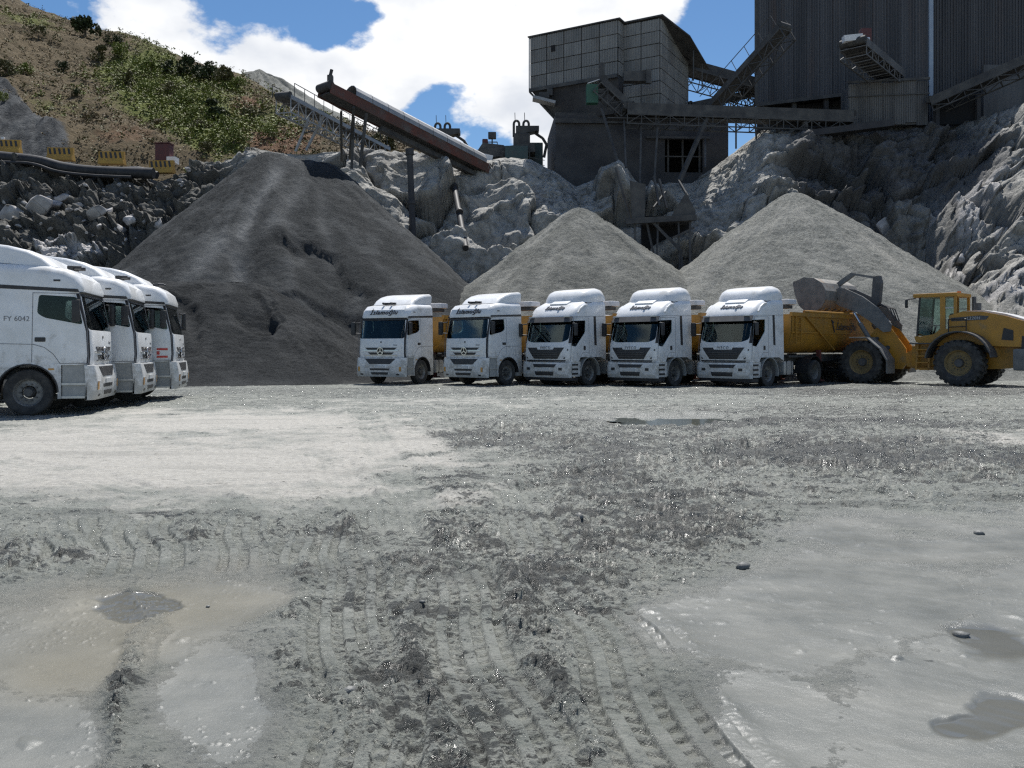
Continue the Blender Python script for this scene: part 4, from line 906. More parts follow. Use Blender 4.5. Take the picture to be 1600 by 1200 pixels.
# heap of dust spilt on the level conveyor
# ------------------------------------------------------------------ dark shed
def shed():
    A = Vector((21.95, 77.0)); B = Vector((34.5, 71.0)); ax = (B - A); L1 = ax.length
    root = thing('corrugated_shed', 'huge dark corrugated steel shed towering over the quarry wall', 'industrial building', (A.x, A.y, 15.0)); sh = Vector((-A.x, -A.y, -15.0))
    a0 = Vector((A.x, A.y, 0)) + sh
    n1 = 13; w = L1 / n1; me = sheet_mesh('cladding_sheet', w - .015, 34.5 - 23.4, 5, .07); me2 = sheet_mesh('cladding_sheet', w - .015, 31.6 - 20.0, 5, .07)
    M0 = frame2((a0.x, a0.y, 8.4), (ax.x, ax.y))
    for i in range(n1): put(me, 'cladding_sheet', SHED, root, M0 @ Matrix.Translation((i * w, -.02 * (i % 2), 0)))
    # right wing, set back
    B2 = Vector((35.15, 72.6, 0)) + sh; ax2 = Vector((.97, -.24)); n2 = 20; M2 = frame2((B2.x, B2.y, 5.4), ax2)
    for i in range(n2): put(me2, 'cladding_sheet', SHED, root, M2 @ Matrix.Translation((i * w, -.02 * (i % 2), 0)))
    b0 = Vector((B.x, B.y, 0)) + sh
    m = MB(); plan_box(m, a0 + Vector((.05, .12, 0)), (ax.x, ax.y), L1 - .1, 14, 8.6, 19.4); m.build('wall', SHED, root)
    m = MB(); plan_box(m, B2 + Vector((.05, .12, 0)), ax2, n2 * w, 10, 5.6, 16.5); m.build('wall', SHED, root)
    m = MB(); plan_box(m, a0 + Vector((-.3, -.3, 0)), (ax.x, ax.y), L1 + .6, 15, 19.55, 19.8); m.build('roof', STEEL, root)
    m = MB(); plan_box(m, b0 + Vector((-1.6, 1.2, 0)), (ax.x, ax.y), 2.8, 3.0, 19.81, 25.0); m.build('elevator_head', SHED, root)
    m = MB(); m.box((b0.x + .12, b0.y - .05, 13.2), (.34, .30, 12.6)); m.build('corner_flashing', FLASH, root)
    m = MB(); m.box((a0.x - .05, a0.y - .05, 13.9), (.22, .22, 11.1)); m.build('corner_trim', STEEL, root)
    # hole the projecting conveyor comes out of
    M = frame2((a0.x, a0.y, 0), (ax.x, ax.y))
    def fx(u):      # distance along the face seen at column u
        k = (u - 800) / F; d = B - A; t = (k * A.y - A.x) / (d.x - k * d.y); return t * L1
    def fz(u, v): t = fx(u) / L1; Y = A.y + (B.y - A.y) * t; return CH + (HV - v) / F * Y - 15.0
    x0, x1 = fx(1384), fx(1401); m = MB(); c = M @ Vector(((x0 + x1) / 2, -.05, (fz(1390, 100) + fz(1390, 125)) / 2)); m.box(c, (x1 - x0, .12, fz(1390, 100) - fz(1390, 125)), M.to_3x3()); m.build('doorway', BLACK, root)
    # underside beams and stub legs below the left face
    for u in (1195, 1240, 1290, 1322):
        m = MB(); x = fx(u); t = M @ Vector((x, .3, 8.4)); m.beam(t, (t.x, t.y, 1.0), .35); m.build('column', STEEL, root)
    m = MB(); p0, p1 = M @ Vector((0, -.1, 8.35)), M @ Vector((L1, -.1, 8.35)); m.beam(p0, p1, .25, .3); m.build('base_beam', STEEL, root)
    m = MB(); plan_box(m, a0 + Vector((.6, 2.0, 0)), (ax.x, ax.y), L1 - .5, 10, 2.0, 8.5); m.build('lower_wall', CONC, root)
    # lighter annex
    q = P(1326, 190, 70.2) + sh; e = P(1450, 190, 69.2) + sh; ex = (e - q).to_2d(); L3 = ex.length
    zt = CH + (HV - 128) / F * 69.8 - 15; z0 = CH + (HV - 196) / F * 69.8 - 15
    me3 = sheet_mesh('annex_sheet', L3 / 7 - .02, zt - z0, 5, .06); M3 = frame2((q.x, q.y, z0), ex)
    for i in range(7): put(me3, 'annex_sheet', CLADL, root, M3 @ Matrix.Translation((i * L3 / 7, -.02 * (i % 2), .12 * (i % 3) - .1)))
    m = MB(); plan_box(m, q + Vector((.05, .12, 0)), ex, L3 - .1, 3.0, z0, zt - .1); m.build('annex_wall', CLADL, root)
    m = MB(); p0 = M3 @ Vector((-.1, -.14, zt - z0 + .05)); p1 = M3 @ Vector((L3 + .1, -.14, zt - z0 + .05)); m.beam(p0, p1, .12, .18)
    p0 = M3 @ Vector((-.1, -.12, (zt - z0) * .68)); p1 = M3 @ Vector((L3 + .1, -.12, (zt - z0) * .68)); m.beam(p0, p1, .06, .08); m.build('annex_trim', STEEL, root)
    # dark mouth under the sloping gallery
    m = MB(); q = P(1494, 172, 69.2) + sh; m.box(q, (3.2, .3, 2.4)); m.build('tunnel_mouth', BLACK, root)
    for u in (1463, 1527): m = MB(); q = P(u, 172, 69.0) + sh; m.box(q, (.3, .5, 2.6)); m.build('mouth_post', CONC, root)
    m = MB(); q = P(1590, 150, 70.4) + sh; m.box(q + Vector((.6, 0, 0)), (7.0, .4, 5.0)); m.build('lower_wall', CLADL, root)
    m = MB(); q0 = P(1250, 212, 68.6) + sh; q1 = P(1392, 194, 68.2) + sh; m.beam(q0, q1, 1.2, .5); m.build('footing_beam', CONC, root)
    return root
shed()
conveyor('sloping_gallery', 'sloping conveyor gallery rising along the shed wall above the dark tunnel mouth', P(1640, 76, 64.0), P(1456, 158, 69.0), 1.6, .7, STEEL, .5)
pc = conveyor('projecting_conveyor', 'stub conveyor jutting out of the shed wall with a red motor on its end', P(1333, 66, 64.5), P(1394, 116, 71.0), 2.0, .6, CLADL, .7)
o0 = P(1333, 66, 64.5)
m = MB(); m.bbox(P(1352, 56, 64.8) - o0, (.75, .6, 1.0), .06); m.build('red_motor', DKRED, pc, True)
m = MB(); m.box(P(1332, 60, 64.3) - o0, (1.4, .5, .45), Matrix.Rotation(R(-6), 3, 'Y')); m.build('head_guard', WHITEB, pc)
m = MB(); m.tube(P(1352, 62, 64.4) - o0, P(1358, 62, 64.4) - o0, .18, 10); m.build('gear_case', WHITEB, pc)
# ------------------------------------------------------------------ discharge hopper on the rock face
def hopper():
    o0 = P(1020, 345, 61.5); root = thing('discharge_hopper', 'dark steel discharge hopper on a rickety frame between two gravel heaps', 'hopper', o0)
    def plate(nm, a, b, t=.12, mat=STEEL):
        m = MB(); m.hexa([Vector(q) - o0 for q in a] + [Vector(q) - o0 for q in b]); m.build(nm, mat, root)
    D = 61.5
    for nm, pts in (('hopper_plate', ((984, 282), (1009, 288), (1007, 344), (988, 343))), ('hopper_plate', ((1072, 300), (1087, 330), (1085, 345), (1045, 344)))):
        a = [P(u, v, D) for u, v in pts]; b = [P(u, v, D + .9) for u, v in pts]; plate(nm, a, b)
    m = MB(); m.beam(P(978, 346, D) - o0, P(1088, 340, D) - o0, .35, .4); m.beam(P(985, 344, D + 2.2) - o0, P(1086, 340, D + 2.2) - o0, .3, .3); m.build('frame_beam', STEEL, root)
    m = MB(); m.box(P(1040, 347, D + 1.2) - o0, (3.4, 2.2, .25)); m.build('hopper_floor', STEEL, root)
    for (u, v, u2, v2, w) in ((992, 345, 993, 420, .16), (1010, 345, 1026, 420, .12), (1028, 345, 1026, 420, .12), (1078, 342, 1078, 430, .16), (1018, 345, 1064, 392, .2), (1084, 356, 1050, 372, .14), (1060, 345, 1062, 430, .12), (1064, 390, 1066, 430, .16)):
        m = MB(); m.beam(P(u, v, D + .2) - o0, P(u2, v2, D - .3) - o0, w); m.build('leg', STEEL, root)
    for (u, v, u2, v2) in ((1022, 276, 1030, 322), (1030, 280, 1042, 326), (1060, 282, 1074, 306), (1040, 300, 1022, 324), (962, 262, 986, 344)):
        m = MB(); m.beam(P(u, v, D + 1.6) - o0, P(u2, v2, D + .6) - o0, .14); m.build('strut', STEEL, root)
    m = MB(); m.box(P(1040, 372, D + 2.4) - o0, (3.6, .6, 3.2)); m.build('back_wall', BLACK, root)
hopper()
# ------------------------------------------------------------------ columns and pipes standing against the rock
def against(name, label, cat, u0, v0, u1, v1, r, mat, upright):
    b, _ = hit(ROCK_BVH, u1, v1); b = b + Vector((0, -r * (.6 if upright else 1.4), -.3 if upright else .3))
    a = P(u0, v0, b.y + .4) if upright else hit(ROCK_BVH, u0, v0)[0] + Vector((0, -r * 1.5, r * .8))
    root = thing(name, label, cat, b)
    m = MB(); m.tube(a - b, Vector((0, 0, -.5)), r, 14); m.build('shaft', mat, root, True, 50)
    m = MB(); dd = (a - b).normalized(); m.tube(a - b - dd * .3, a - b + dd * .15, r * 1.35, 14)
    m.build('flange', mat, root)
    if (a - b).length > 4: m = MB(); m.tube((a - b) * .5 - dd * .12, (a - b) * .5 + dd * .12, r * 1.25, 14); m.build('flange', mat, root)
    return root
against('shadow_streak_column', 'dark column added for the shadowed streak under the tail of the covered conveyor', 'column', 640, 236, 647, 392, .24, CONC, True)  # added column, stands in for a dark streak of shadow and wet rock
against('drain_pipe', 'black drain pipe leaning on the pale rock face', 'pipe', 710, 296, 728, 384, .22, HDPE, False)
# ------------------------------------------------------------------ machines on the bench
def cyclones(name, label, u, v, Y, mirror=1):
    o0 = P(u, v, Y); root = thing(name, label, 'machine', o0); k = Y / F
    def q(du, dv, dy=0): return Vector((du * k, dy, -dv * k))
    m = MB(); m.bbox(q(-3, 10), (26 * k, 1.6, 22 * k), .1); m.build('tank', STEEL, root)
    m = MB(); m.prism([(q(0, 0).x, q(0, -1).z), (q(24, 0).x, q(0, -6).z), (q(24, 0).x, q(0, -13).z), (q(-12, 0).x, q(0, -13).z), (q(-12, 0).x, q(0, -1).z)], -.6, .6, 'Y'); m.build('launder', STEEL, root)
    for du in (-11, 4):
        m = MB(); pts = []
        for a in range(0, 181, 20): pts.append(q(du, -18) + Vector((4.2 * k * math.cos(R(a)), 0, 5.5 * k * math.sin(R(a)))))
        m.path([q(du, 4) + Vector((4.2 * k, 0, 0))] + pts + [q(du, 2) - Vector((4.2 * k, 0, 0))], 1.9 * k, 8); m.build('cyclone_pipe', STEEL, root, True)
        m = MB(); m.tube(q(du - 2, -20), q(du - 2.5, -36), .03, 5); m.build('rod', STEEL, root)
    m = MB(); m.path([q(18, -4), q(30, 4), q(36, 14), q(32, 34)], 2.2 * k, 8); m.build('outlet_pipe', STEEL, root, True)
    for dx in (-14, 8): m = MB(); m.beam(q(dx, 18), q(dx, 50), 2.4 * k); m.build('leg', STEEL, root)
    return root
cyclones('cyclone_machine', 'twin-looped cyclone machine seen above the covered conveyor', 695, 216, 82)
cyclones('cyclone_machine', 'twin-looped cyclone machine standing beside the tower', 818, 212, 77)
def platform():
    o0 = P(765, 240, 76); root = thing('screen_platform', 'low machinery platform with small motors between the cyclone machines', 'machine', o0); k = 76 / F
    def q(du, dv, dy=0): return Vector((du * k, dy, -dv * k))
    m = MB(); m.beam(q(-25, 6), q(70, -6), 2.0, .8); m.prism([(q(-30, 0).x, -.9), (q(-10, 0).x, q(0, -14).z), (q(22, 0).x, q(0, -10).z), (q(60, 0).x, -.9)], -.8, .8, 'Y'); m.build('deck', STEEL, root)
    m = MB(); m.bbox(q(4, -28), (.7, .6, .55), .06); m.beam(q(4, -26), q(4, -8), .12); m.beam(q(-3, -18), q(12, -18), .08); m.beam(q(-3, -18), q(-3, -8), .07); m.beam(q(12, -18), q(12, -8), .07); m.build('lamp_mast', STEEL, root)
    m = MB(); m.bbox(q(-7, -17), (.5, .5, .6), .1); m.build('motor', DKRED, root, True)
    m = MB(); m.bbox(q(42, 5, -1.2), (2.0, 1.0, 1.2), .08); m.build('teal_tank', TEAL, root)
    m = MB(); m.box(q(-4, 14, -1.5), (1.0, .06, .8), Matrix.Rotation(R(12), 3, 'Y')); m.build('white_sheet', WHITEB, root)
    for du in (20, 34, 48, 62): m = MB(); m.beam(q(du, 22, -1.4), q(du, 2, -1.4), .06); m.build('rail_post', STEEL, root)
    for dv in (4, 12): m = MB(); m.beam(q(15, dv - 3, -1.4), q(85, dv + 12, -1.4), .05); m.build('rail', STEEL, root)
    m = MB(); m.bbox(q(70, 0, 2), (1.6, 1.5, 2.6), .1); m.build('teal_housing', TEAL, root)
platform()
# ------------------------------------------------------------------ bench road on the left: barriers, cabin, pipes, boulders
def barrier(u, v, Y, label, tilt):
    root = thing('road_barrier', label, 'barrier', P(u, v, Y) + Vector((0, 0, -.05)), R(tilt), 'striped barriers along the bench road')
    m = MB(); m.prism([(-.35, 0), (.35, 0), (.30, .22), (.14, .45), (.12, 1.0), (-.12, 1.0), (-.14, .45), (-.30, .22)], -.98, .98, 'X'); m.build('block', BARY, root)
    for i in range(5):
        x = -.80 + .36 * i; s = MB(); s.add([(x, -.148, .48), (x + .17, -.148, .48), (x + .08, -.128, .94), (x - .09, -.128, .94), (x, -.10, .48), (x + .17, -.10, .48), (x + .08, -.09, .94), (x - .09, -.09, .94)], [(0, 1, 2, 3), (4, 5, 6, 7), (0, 1, 5, 4), (1, 2, 6, 5), (2, 3, 7, 6), (3, 0, 4, 7)]); s.build('stripe', BLACKPL, root)
    return root
# ================================================================== WHEEL LOADER
def big_wheel(parent, x, y, sg, r=.93, w=.74):
    h = w / 2; t = MB()
    t.lathe([(r * .56, -h * .8), (r * .74, -h), (r * .90, -h * .97), (r * .955, -h * .8), (r * .955, h * .8), (r * .90, h * .97), (r * .74, h), (r * .56, h * .8)], (x, y, r), 'X', 44)
    n = 24
    for i in range(n):                       # chunky tread bars, two staggered rows wrapping the shoulder
        for s2 in (-1, 1):
            a = 2 * math.pi * (i + (.5 if s2 > 0 else 0)) / n; da = .075; vs = []
            for rr, xx in ((r * .90, s2 * h * .99), (r * 1.0, s2 * h * .93), (r * 1.0, s2 * h * .05), (r * .94, s2 * h * .05)):
                sl = .10 * (1 - abs(xx) / h)
                for q in (-da, da): vs.append((x + xx, y + rr * math.cos(a + q + sl), r + rr * math.sin(a + q + sl)))
            t.add(vs, [(0, 1, 3, 2), (2, 3, 5, 4), (4, 5, 7, 6), (0, 2, 4, 6), (1, 7, 5, 3)])
    ty = t.build('wheel', RUBBER, parent, True, 28)
    k = MB(); k.lathe([(r * .57, sg * h * .8), (r * .53, sg * h * .7), (r * .48, sg * h * .35), (r * .20, sg * h * .30), (r * .20, -sg * h * .2), (r * .57, -sg * h * .5)], (x, y, r), 'X', 36); k.build('rim', LYRIM, ty, True, 35)
    b = MB(); b.tube((x, y, r), (x + sg * h * .62, y, r), r * .22, 20, r * .17)
    for i in range(14):
        a = 2 * math.pi * i / 14; b.tube((x + sg * h * .3, y + r * .29 * math.cos(a), r + r * .29 * math.sin(a)), (x + sg * h * .42, y + r * .29 * math.cos(a), r + r * .29 * math.sin(a)), .022, 6)
    b.build('hub', DGREY, ty, True, 40)
LYRIM = surf('dusty_loader_rim', (.16, .12, .06), (.24, .17, .07), 5, .7)
HOODG = surf('dusty_hood_top', (.42, .42, .43), (.52, .52, .52), 2.5, .55)
ORANGE = surf('beacon_orange', (.6, .16, .02), rough=.3)
def loader(label):
    root = thing('wheel_loader', label, 'wheel loader')
    RA = -3.9
    for sg in (-1, 1): big_wheel(root, sg * 1.18, 0, sg); big_wheel(root, sg * 1.18, RA, sg)
    # axles and frames
    m = MB(); m.tube((-1.1, 0, .93), (1.1, 0, .93), .24, 14); m.bbox((0, 0, .95), (.7, .7, .6), .1); m.tube((-1.1, RA, .93), (1.1, RA, .93), .24, 14); m.bbox((0, RA, .95), (.7, .7, .6), .1); m.build('axle', DGREY, root, True)
    m = MB(); m.prism([(.75, .75), (-1.35, .62), (-1.55, .9), (-1.5, 1.5), (-.9, 2.35), (-.55, 2.55), (-.15, 2.35), (.35, 1.55), (.8, 1.2)], -.46, -.38, 'X'); m.prism([(.75, .75), (-1.35, .62), (-1.55, .9), (-1.5, 1.5), (-.9, 2.35), (-.55, 2.55), (-.15, 2.35), (.35, 1.55), (.8, 1.2)], .38, .46, 'X'); m.box((0, -.5, 1.1), (.76, 1.9, .5)); m.build('front_frame', LYEL, root)
    m = MB()
    for sg in (-1, 1):
        for (y, z, r) in ((-.55, 2.38, .10), (-.75, 1.55, .09), (-.28, 1.95, .08)): m.tube((sg * .40, y, z), (sg * .53, y, z), r, 14)
    m.build('pivot_pin', DGREY, root)
    m = MB(); m.prism([(-1.55, .75), (-2.1, .6), (-5.2, .70), (-6.2, .85), (-6.2, 1.55), (-5.2, 1.6), (-1.9, 1.55), (-1.5, 1.3)], -.50, .50, 'X'); m.build('rear_frame', LYEL, root)
    # front fenders
    for sg in (-1, 1):
        f = MB(); f.bbox((sg * 1.18, .10, 1.98), (.80, .80, .05), .02); f.beam((sg * 1.18, -.28, 1.97), (sg * 1.18, -.82, 1.50), .80, .05); f.beam((sg * 1.18, -.80, 1.53), (sg * 1.18, -1.12, 1.02), .80, .05); f.bbox((sg * 1.18, -1.13, .76), (.80, .06, .62), .02); f.build('front_fender', LGREY, root)
        # rear fender: dark arch
        g = MB(); pts = [(RA + 1.24 * math.cos(R(a)), .95 + 1.24 * math.sin(R(a))) for a in range(8, 175, 9)]
        for a, b in zip(pts[:-1], pts[1:]): g.beam((sg * 1.16, *a), (sg * 1.16, *b), .80, .05, up=(0, a[0] - RA, a[1] - .95))
        pl = [(p[0], p[1]) for p in pts] + [(RA - 1.05, 1.75), (RA - .3, 2.25), (RA + .4, 2.28), (RA + 1.0, 1.85)]
        g.prism([(RA + 1.1 * math.cos(R(a)), .95 + 1.18 * math.sin(R(a))) for a in range(20, 161, 14)], sg * .55, sg * .60, 'X'); g.build('rear_fender', DGREY, root)
        # hood side
    hood = [(-3.35, 1.75), (-3.35, 2.85), (-3.9, 3.02), (-4.6, 2.98), (-5.4, 2.80), (-6.35, 2.48), (-6.55, 2.2), (-6.5, 1.55), (-5.2, 1.6)]
    m = MB(); m.prism(hood, -.86, .86, 'X'); ho = m.build('engine_hood', LYEL, root)
    top = [(-3.86, 3.03), (-4.6, 3.05), (-5.4, 2.88), (-6.30, 2.57), (-6.30, 2.46), (-5.4, 2.77), (-4.6, 2.95), (-3.86, 2.95)]
    m = MB(); m.prism(top, -.70, .70, 'X'); m.build('hood_top', HOODG, ho)
    for sg in (-1, 1):
        v = MB(); v.prism([(-5.30, 1.86), (-5.72, 1.82), (-5.72, 2.22), (-5.38, 2.32)], sg * .84, sg * .875, 'X'); v.build('vent', BLACKPL, ho)
        v = MB(); v.prism([(-5.98, 1.30), (-6.34, 1.28), (-6.40, 1.90), (-6.02, 2.0)], sg * .84, sg * .875, 'X'); v.build('vent', BLACKPL, ho)
        st = MB(); st.prism([(-3.45, 2.62), (-4.75, 2.66), (-4.85, 2.80), (-4.5, 2.83), (-3.45, 2.76)], sg * .84, sg * .872, 'X'); st.build('hood_stripe', DGREY, ho)
        Mt = Matrix.Translation((sg * .874, -4.28, 2.725)) @ Matrix.Rotation(R(90 * sg), 4, 'Z') @ Matrix.Rotation(R(90), 4, 'X')
        text_obj('lettering', 'L220H', .17, HOODG, ho, Mt, .1, ext=.004, space=1.1)
        r_ = MB(); pts = [Vector((sg * .98, -3.38, 2.05)), Vector((sg * .98, -3.38, 2.70)), Vector((sg * .98, -4.05, 2.70)), Vector((sg * .98, -4.05, 2.12))]; r_.path(pts, .022, 6); r_.path([Vector((sg * .98, -3.38, 2.38)), Vector((sg * .98, -4.05, 2.40))], .018, 6); r_.build('handrail', BLACKPL, root)
        c = MB(); c.bbox((sg * .80, -6.25, 1.08), (.62, 1.0, .85), .12); c.build('counterweight', LGREY, root, True)
    m = MB(); m.bbox((0, -6.45, 1.35), (1.3, .5, 1.4), .1); m.build('rear_grille', DGREY, root, True)
    ex = MB(); ex.tube((.3, -3.95, 2.95), (.3, -3.95, 3.65), .08, 12); ex.tube((-.35, -4.3, 2.95), (-.35, -4.3, 3.35), .12, 12); ex.build('exhaust', DGREY, root)
    # cab
    cab = thing('cab', None, None); cab.parent = root
    bpy.data.objects.remove(cab)
    m = MB(); m.bbox((0, -2.80, 3.72), (1.72, 1.75, .16), .06); ro = m.build('cab_roof', LYEL, root, True)
    bc = MB(); bc.tube((.2, -3.4, 3.79), (.2, -3.4, 3.90), .09, 12, .07); bc.build('beacon', ORANGE, ro)
    base = [(-1.98, 2.02), (-2.05, 1.78), (-2.5, 1.62), (-3.5, 1.62), (-3.5, 2.30), (-3.05, 2.34), (-2.75, 2.10), (-2.25, 2.02)]
    m = MB(); m.prism(base, -.84, -.78, 'X'); m.prism(base, .78, .84, 'X'); m.box((0, -2.75, 1.66), (1.6, 1.5, .10)); m.prism([(-1.96, 2.02), (-2.03, 1.78), (-2.10, 1.78), (-2.03, 2.02)], -.78, .78, 'X'); m.build('cab_base', LYEL, root)
    for sg in (-1, 1):
        for (a, b, w, mt) in (((-2.08, 2.0), (-2.20, 3.65), .07, BLACKPL), ((-3.10, 2.2), (-3.10, 3.65), .20, LYEL), ((-3.58, 2.6), (-3.58, 3.65), .10, LYEL)):
            q = MB(); q.beam((sg * .79, *a), (sg * .79, *b), .07, w); q.build('cab_pillar', mt, root)
        g = MB(); g.prism([(-2.12, 2.05), (-2.24, 3.62), (-3.0, 3.62), (-3.0, 2.3), (-2.72, 2.08), (-2.3, 2.03)], sg * .80, sg * .806, 'X'); g.build('door_glass', GLASS, root)
        g = MB(); g.prism([(-3.18, 2.75), (-3.18, 3.62), (-3.54, 3.62), (-3.54, 2.85)], sg * .80, sg * .806, 'X'); g.build('rear_side_window', GLASS, root)
        q = MB(); q.beam((sg * .80, -3.18, 3.18), (sg * .80, -3.56, 3.18), .03, .04); q.build('window_bar', HOODG, root)
        a = MB(); a.tube((sg * .75, -2.0, 3.62), (sg * 1.18, -1.78, 3.55), .022, 6); a.bbox((sg * 1.20, -1.80, 3.38), (.16, .08, .34), .03); a.build('mirror', BLACKPL, root, True)
    g = MB(); g.add([(-.77, -2.08, 2.05), (.77, -2.08, 2.05), (.77, -2.20, 3.62), (-.77, -2.20, 3.62)], [(0, 1, 2, 3)]); g.build('windscreen', GLASS, root)
    s = MB(); s.bbox((0, -3.0, 2.25), (.55, .5, .16), .05); s.bbox((0, -3.24, 2.62), (.5, .14, .70), .05); s.box((0, -3.0, 1.95), (.3, .3, .5)); s.build('seat', SEAT, root, True)
    s = MB(); s.tube((0, -2.35, 1.75), (0, -2.55, 2.45), .04, 8); s.lathe([(.20, -.015), (.20, .015), (.17, .015), (.17, -.015)], (0, -2.56, 2.48), 'Z', 20); s.build('steering_column', BLACKPL, root)
    # ladder
    for sg in (-1, 1):
        l = MB(); l.beam((sg * 1.0, -2.12, .62), (sg * .90, -2.16, 1.70), .05, .07); l.beam((sg * 1.0, -2.62, .62), (sg * .90, -2.62, 1.70), .05, .07)
        for k in range(4): l.bbox((sg * (1.0 - .025 * k), -2.37, .66 + .27 * k), (.22, .5, .05), .01)
        l.build('ladder', LYEL, root)
        p = MB(); p.box((sg * .92, -2.35, 1.72), (.36, .95, .05)); p.build('platform', DGREY, root)
        b = MB(); b.bbox((sg * .62, -2.3, 1.2), (.35, .9, .85), .06); b.build('tank', LYEL, root, True)
    # boom
    arm = [(1.62, 4.12), (1.40, 4.25), (1.10, 4.2), (.3, 3.80), (-.35, 3.30), (-.95, 2.55), (-.90, 2.25), (-.60, 2.22), (.0, 2.72), (.55, 3.10), (1.0, 3.30), (1.35, 3.42), (1.62, 3.60)]
    for sg in (-1, 1):
        a = MB(); a.prism(arm, sg * .52, sg * .62, 'X'); a.build('boom_arm', LGREY, root)
        c = MB(); c.tube((sg * .70, -.15, 1.75), (sg * .70, .38, 2.62), .10, 14); c.tube((sg * .70, .36, 2.59), (sg * .70, .66, 3.12), .055, 12); c.build('lift_cylinder', LGREY, root, True)
        rd = MB(); rd.tube((sg * .70, .37, 2.61), (sg * .70, .64, 3.08), .058, 12); rd.build('cylinder_rod', ROD, root, True)
    x = MB(); x.tube((-.58, .35, 3.35), (.58, .35, 3.35), .16, 14); x.tube((-.62, 1.5, 3.75), (.62, 1.5, 3.75), .09, 12); x.build('cross_tube', LGREY, root)
    k = MB(); k.prism([(.05, 4.70), (-.22, 4.73), (-.30, 4.4), (-.22, 3.55), (.15, 3.10), (.36, 3.25), (.12, 3.8)], -.14, .14, 'X'); k.build('bell_crank', DGREY, root)
    k = MB(); k.beam((0, -.06, 4.64), (0, 1.02, 4.88), .12, .10); k.beam((0, 1.0, 4.88), (0, 1.70, 4.42), .14, .20); k.build('tilt_link', LGREY, root)
    k = MB(); k.tube((0, .20, 3.2), (0, -.65, 2.62), .09, 12); k.build('tilt_cylinder', LGREY, root)
    hs = MB()
    for q in (-.25, 0, .25): hs.path([Vector((q, .1, 3.25)), Vector((q, -.3, 3.45)), Vector((q, -.75, 3.25)), Vector((q, -.95, 2.7))], .025, 6)
    hs.build('hydraulic_hose', BLACKPL, root)
    # bucket
    prof = [(3.02, 4.50), (2.50, 4.72), (2.02, 4.66), (1.66, 4.44), (1.46, 4.08), (1.46, 3.66), (1.66, 3.32), (2.25, 3.02)]
    pin = [(p[0] + .05 * (1 if i > 2 else .3), p[1] - .05 * (1 if i < 4 else -.8)) for i, p in enumerate(prof)][::-1]
    m = MB(); m.prism(prof + pin, -1.72, 1.72, 'X'); bu = m.build('bucket', RUSTY, root, True, 25)
    side = prof + [(2.72, 3.45), (2.92, 3.95)]
    for sg in (-1, 1): s = MB(); s.prism(side, sg * 1.70, sg * 1.75, 'X'); s.build('bucket_side', LGREY, bu)
    for i in range(6): s = MB(); xx = -1.5 + .6 * i; s.beam((xx, 1.66, 3.28), (xx, 2.24, 2.98), .16, .06); s.build('wear_plate', RUSTY, bu)
    s = MB(); s.beam((-1.74, 2.26, 2.99), (1.74, 2.26, 2.99), .22, .05, up=(0, .5, .85)); s.build('cutting_edge', RUSTY, bu)
    s = MB(); s.beam((-1.74, 2.94, 4.54), (1.74, 2.94, 4.54), .10, .06); s.build('spill_guard', RUSTY, bu)
    return root
# ================================================================== VEHICLES
PAINT = surf('white_truck_paint', (.72, .73, .74), (.62, .625, .62), 2.2, .32, coat=.25, c3=(.42, .41, .38), s3=1.1, lo3=.60, hi3=.80)
def muddy(m):
    """dried grey mud splashed up from the wheels: broken patches, denser low down"""
    nt = m.node_tree; k = NB(nt); b = nt.nodes['Principled BSDF']; src = b.inputs['Base Color'].links[0].from_socket
    o = k.obj(); sp = k.N('ShaderNodeSeparateXYZ'); k.L(o, sp.inputs[0])
    f = k.math('ADD', k.noise(o, 3.2, 9, .72), k.rng(sp.outputs['Z'], .3, 1.9, .16, -.14)); f = k.rng(f, .47, .64)
    k.L(k.mix(k.math('MULTIPLY', f, .75), src, (.33, .32, .29)), b.inputs['Base Color'])
    k.L(k.rng(f, 0, 1, .30, .75), b.inputs['Roughness'])
muddy(PAINT)
GREYPL = surf('grey_plastic', (.26, .27, .265), (.34, .345, .335), 5, .6)
BLACKPL = surf('black_plastic', (.018, .018, .02), (.035, .035, .036), 8, .5)
RUBBER = surf('dusty_rubber', (.028, .028, .028), (.075, .073, .068), 5, .85, lo=.4, hi=.7)
RIM = surf('dusty_wheel_steel', (.16, .16, .155), (.27, .265, .25), 8, .55, metal=.3)
HUB = surf('dark_hub', (.05, .05, .05), (.10, .10, .095), 10, .6)
CHASSIS = surf('dirty_chassis_steel', (.035, .035, .036), (.085, .083, .078), 4, .75)
ALU = surf('dusty_tank_metal', (.42, .42, .41), (.55, .55, .53), 4, .4, metal=.5)
LAMP = surf('headlamp_glass', (.45, .47, .48), (.62, .62, .60), 30, .12, coat=.5)
AMBER = surf('amber_lens', (.55, .28, .06), (.42, .22, .06), 30, .2)
PLATE = surf('number_plate_white', (.55, .56, .56), (.45, .46, .46), 18, .5)
CHROME = surf('chrome_trim', (.55, .56, .57), rough=.2, metal=.9)
INK = surf('dark_lettering', (.035, .037, .045), rough=.5)
INKG = surf('grey_lettering', (.16, .165, .18), rough=.5)
REDST = surf('red_sticker', (.55, .06, .05), rough=.4)
SEAT = surf('dark_seat_fabric', (.03, .03, .033), (.05, .05, .055), 10, .9)
YEL = surf('trailer_yellow', (.36, .178, .019), (.27, .14, .022), 1.6, .45, c3=(.22, .135, .05), s3=1.3, lo3=.55, hi3=.75)
LYEL = surf('loader_yellow', (.46, .225, .022), (.36, .18, .024), 2.0, .42, c3=(.26, .17, .07), s3=1.6, lo3=.56, hi3=.76)
LGREY = surf('loader_grey', (.10, .105, .105), (.17, .17, .165), 3, .6)
DGREY = surf('loader_dark_grey', (.05, .05, .053), (.09, .09, .09), 3, .6)
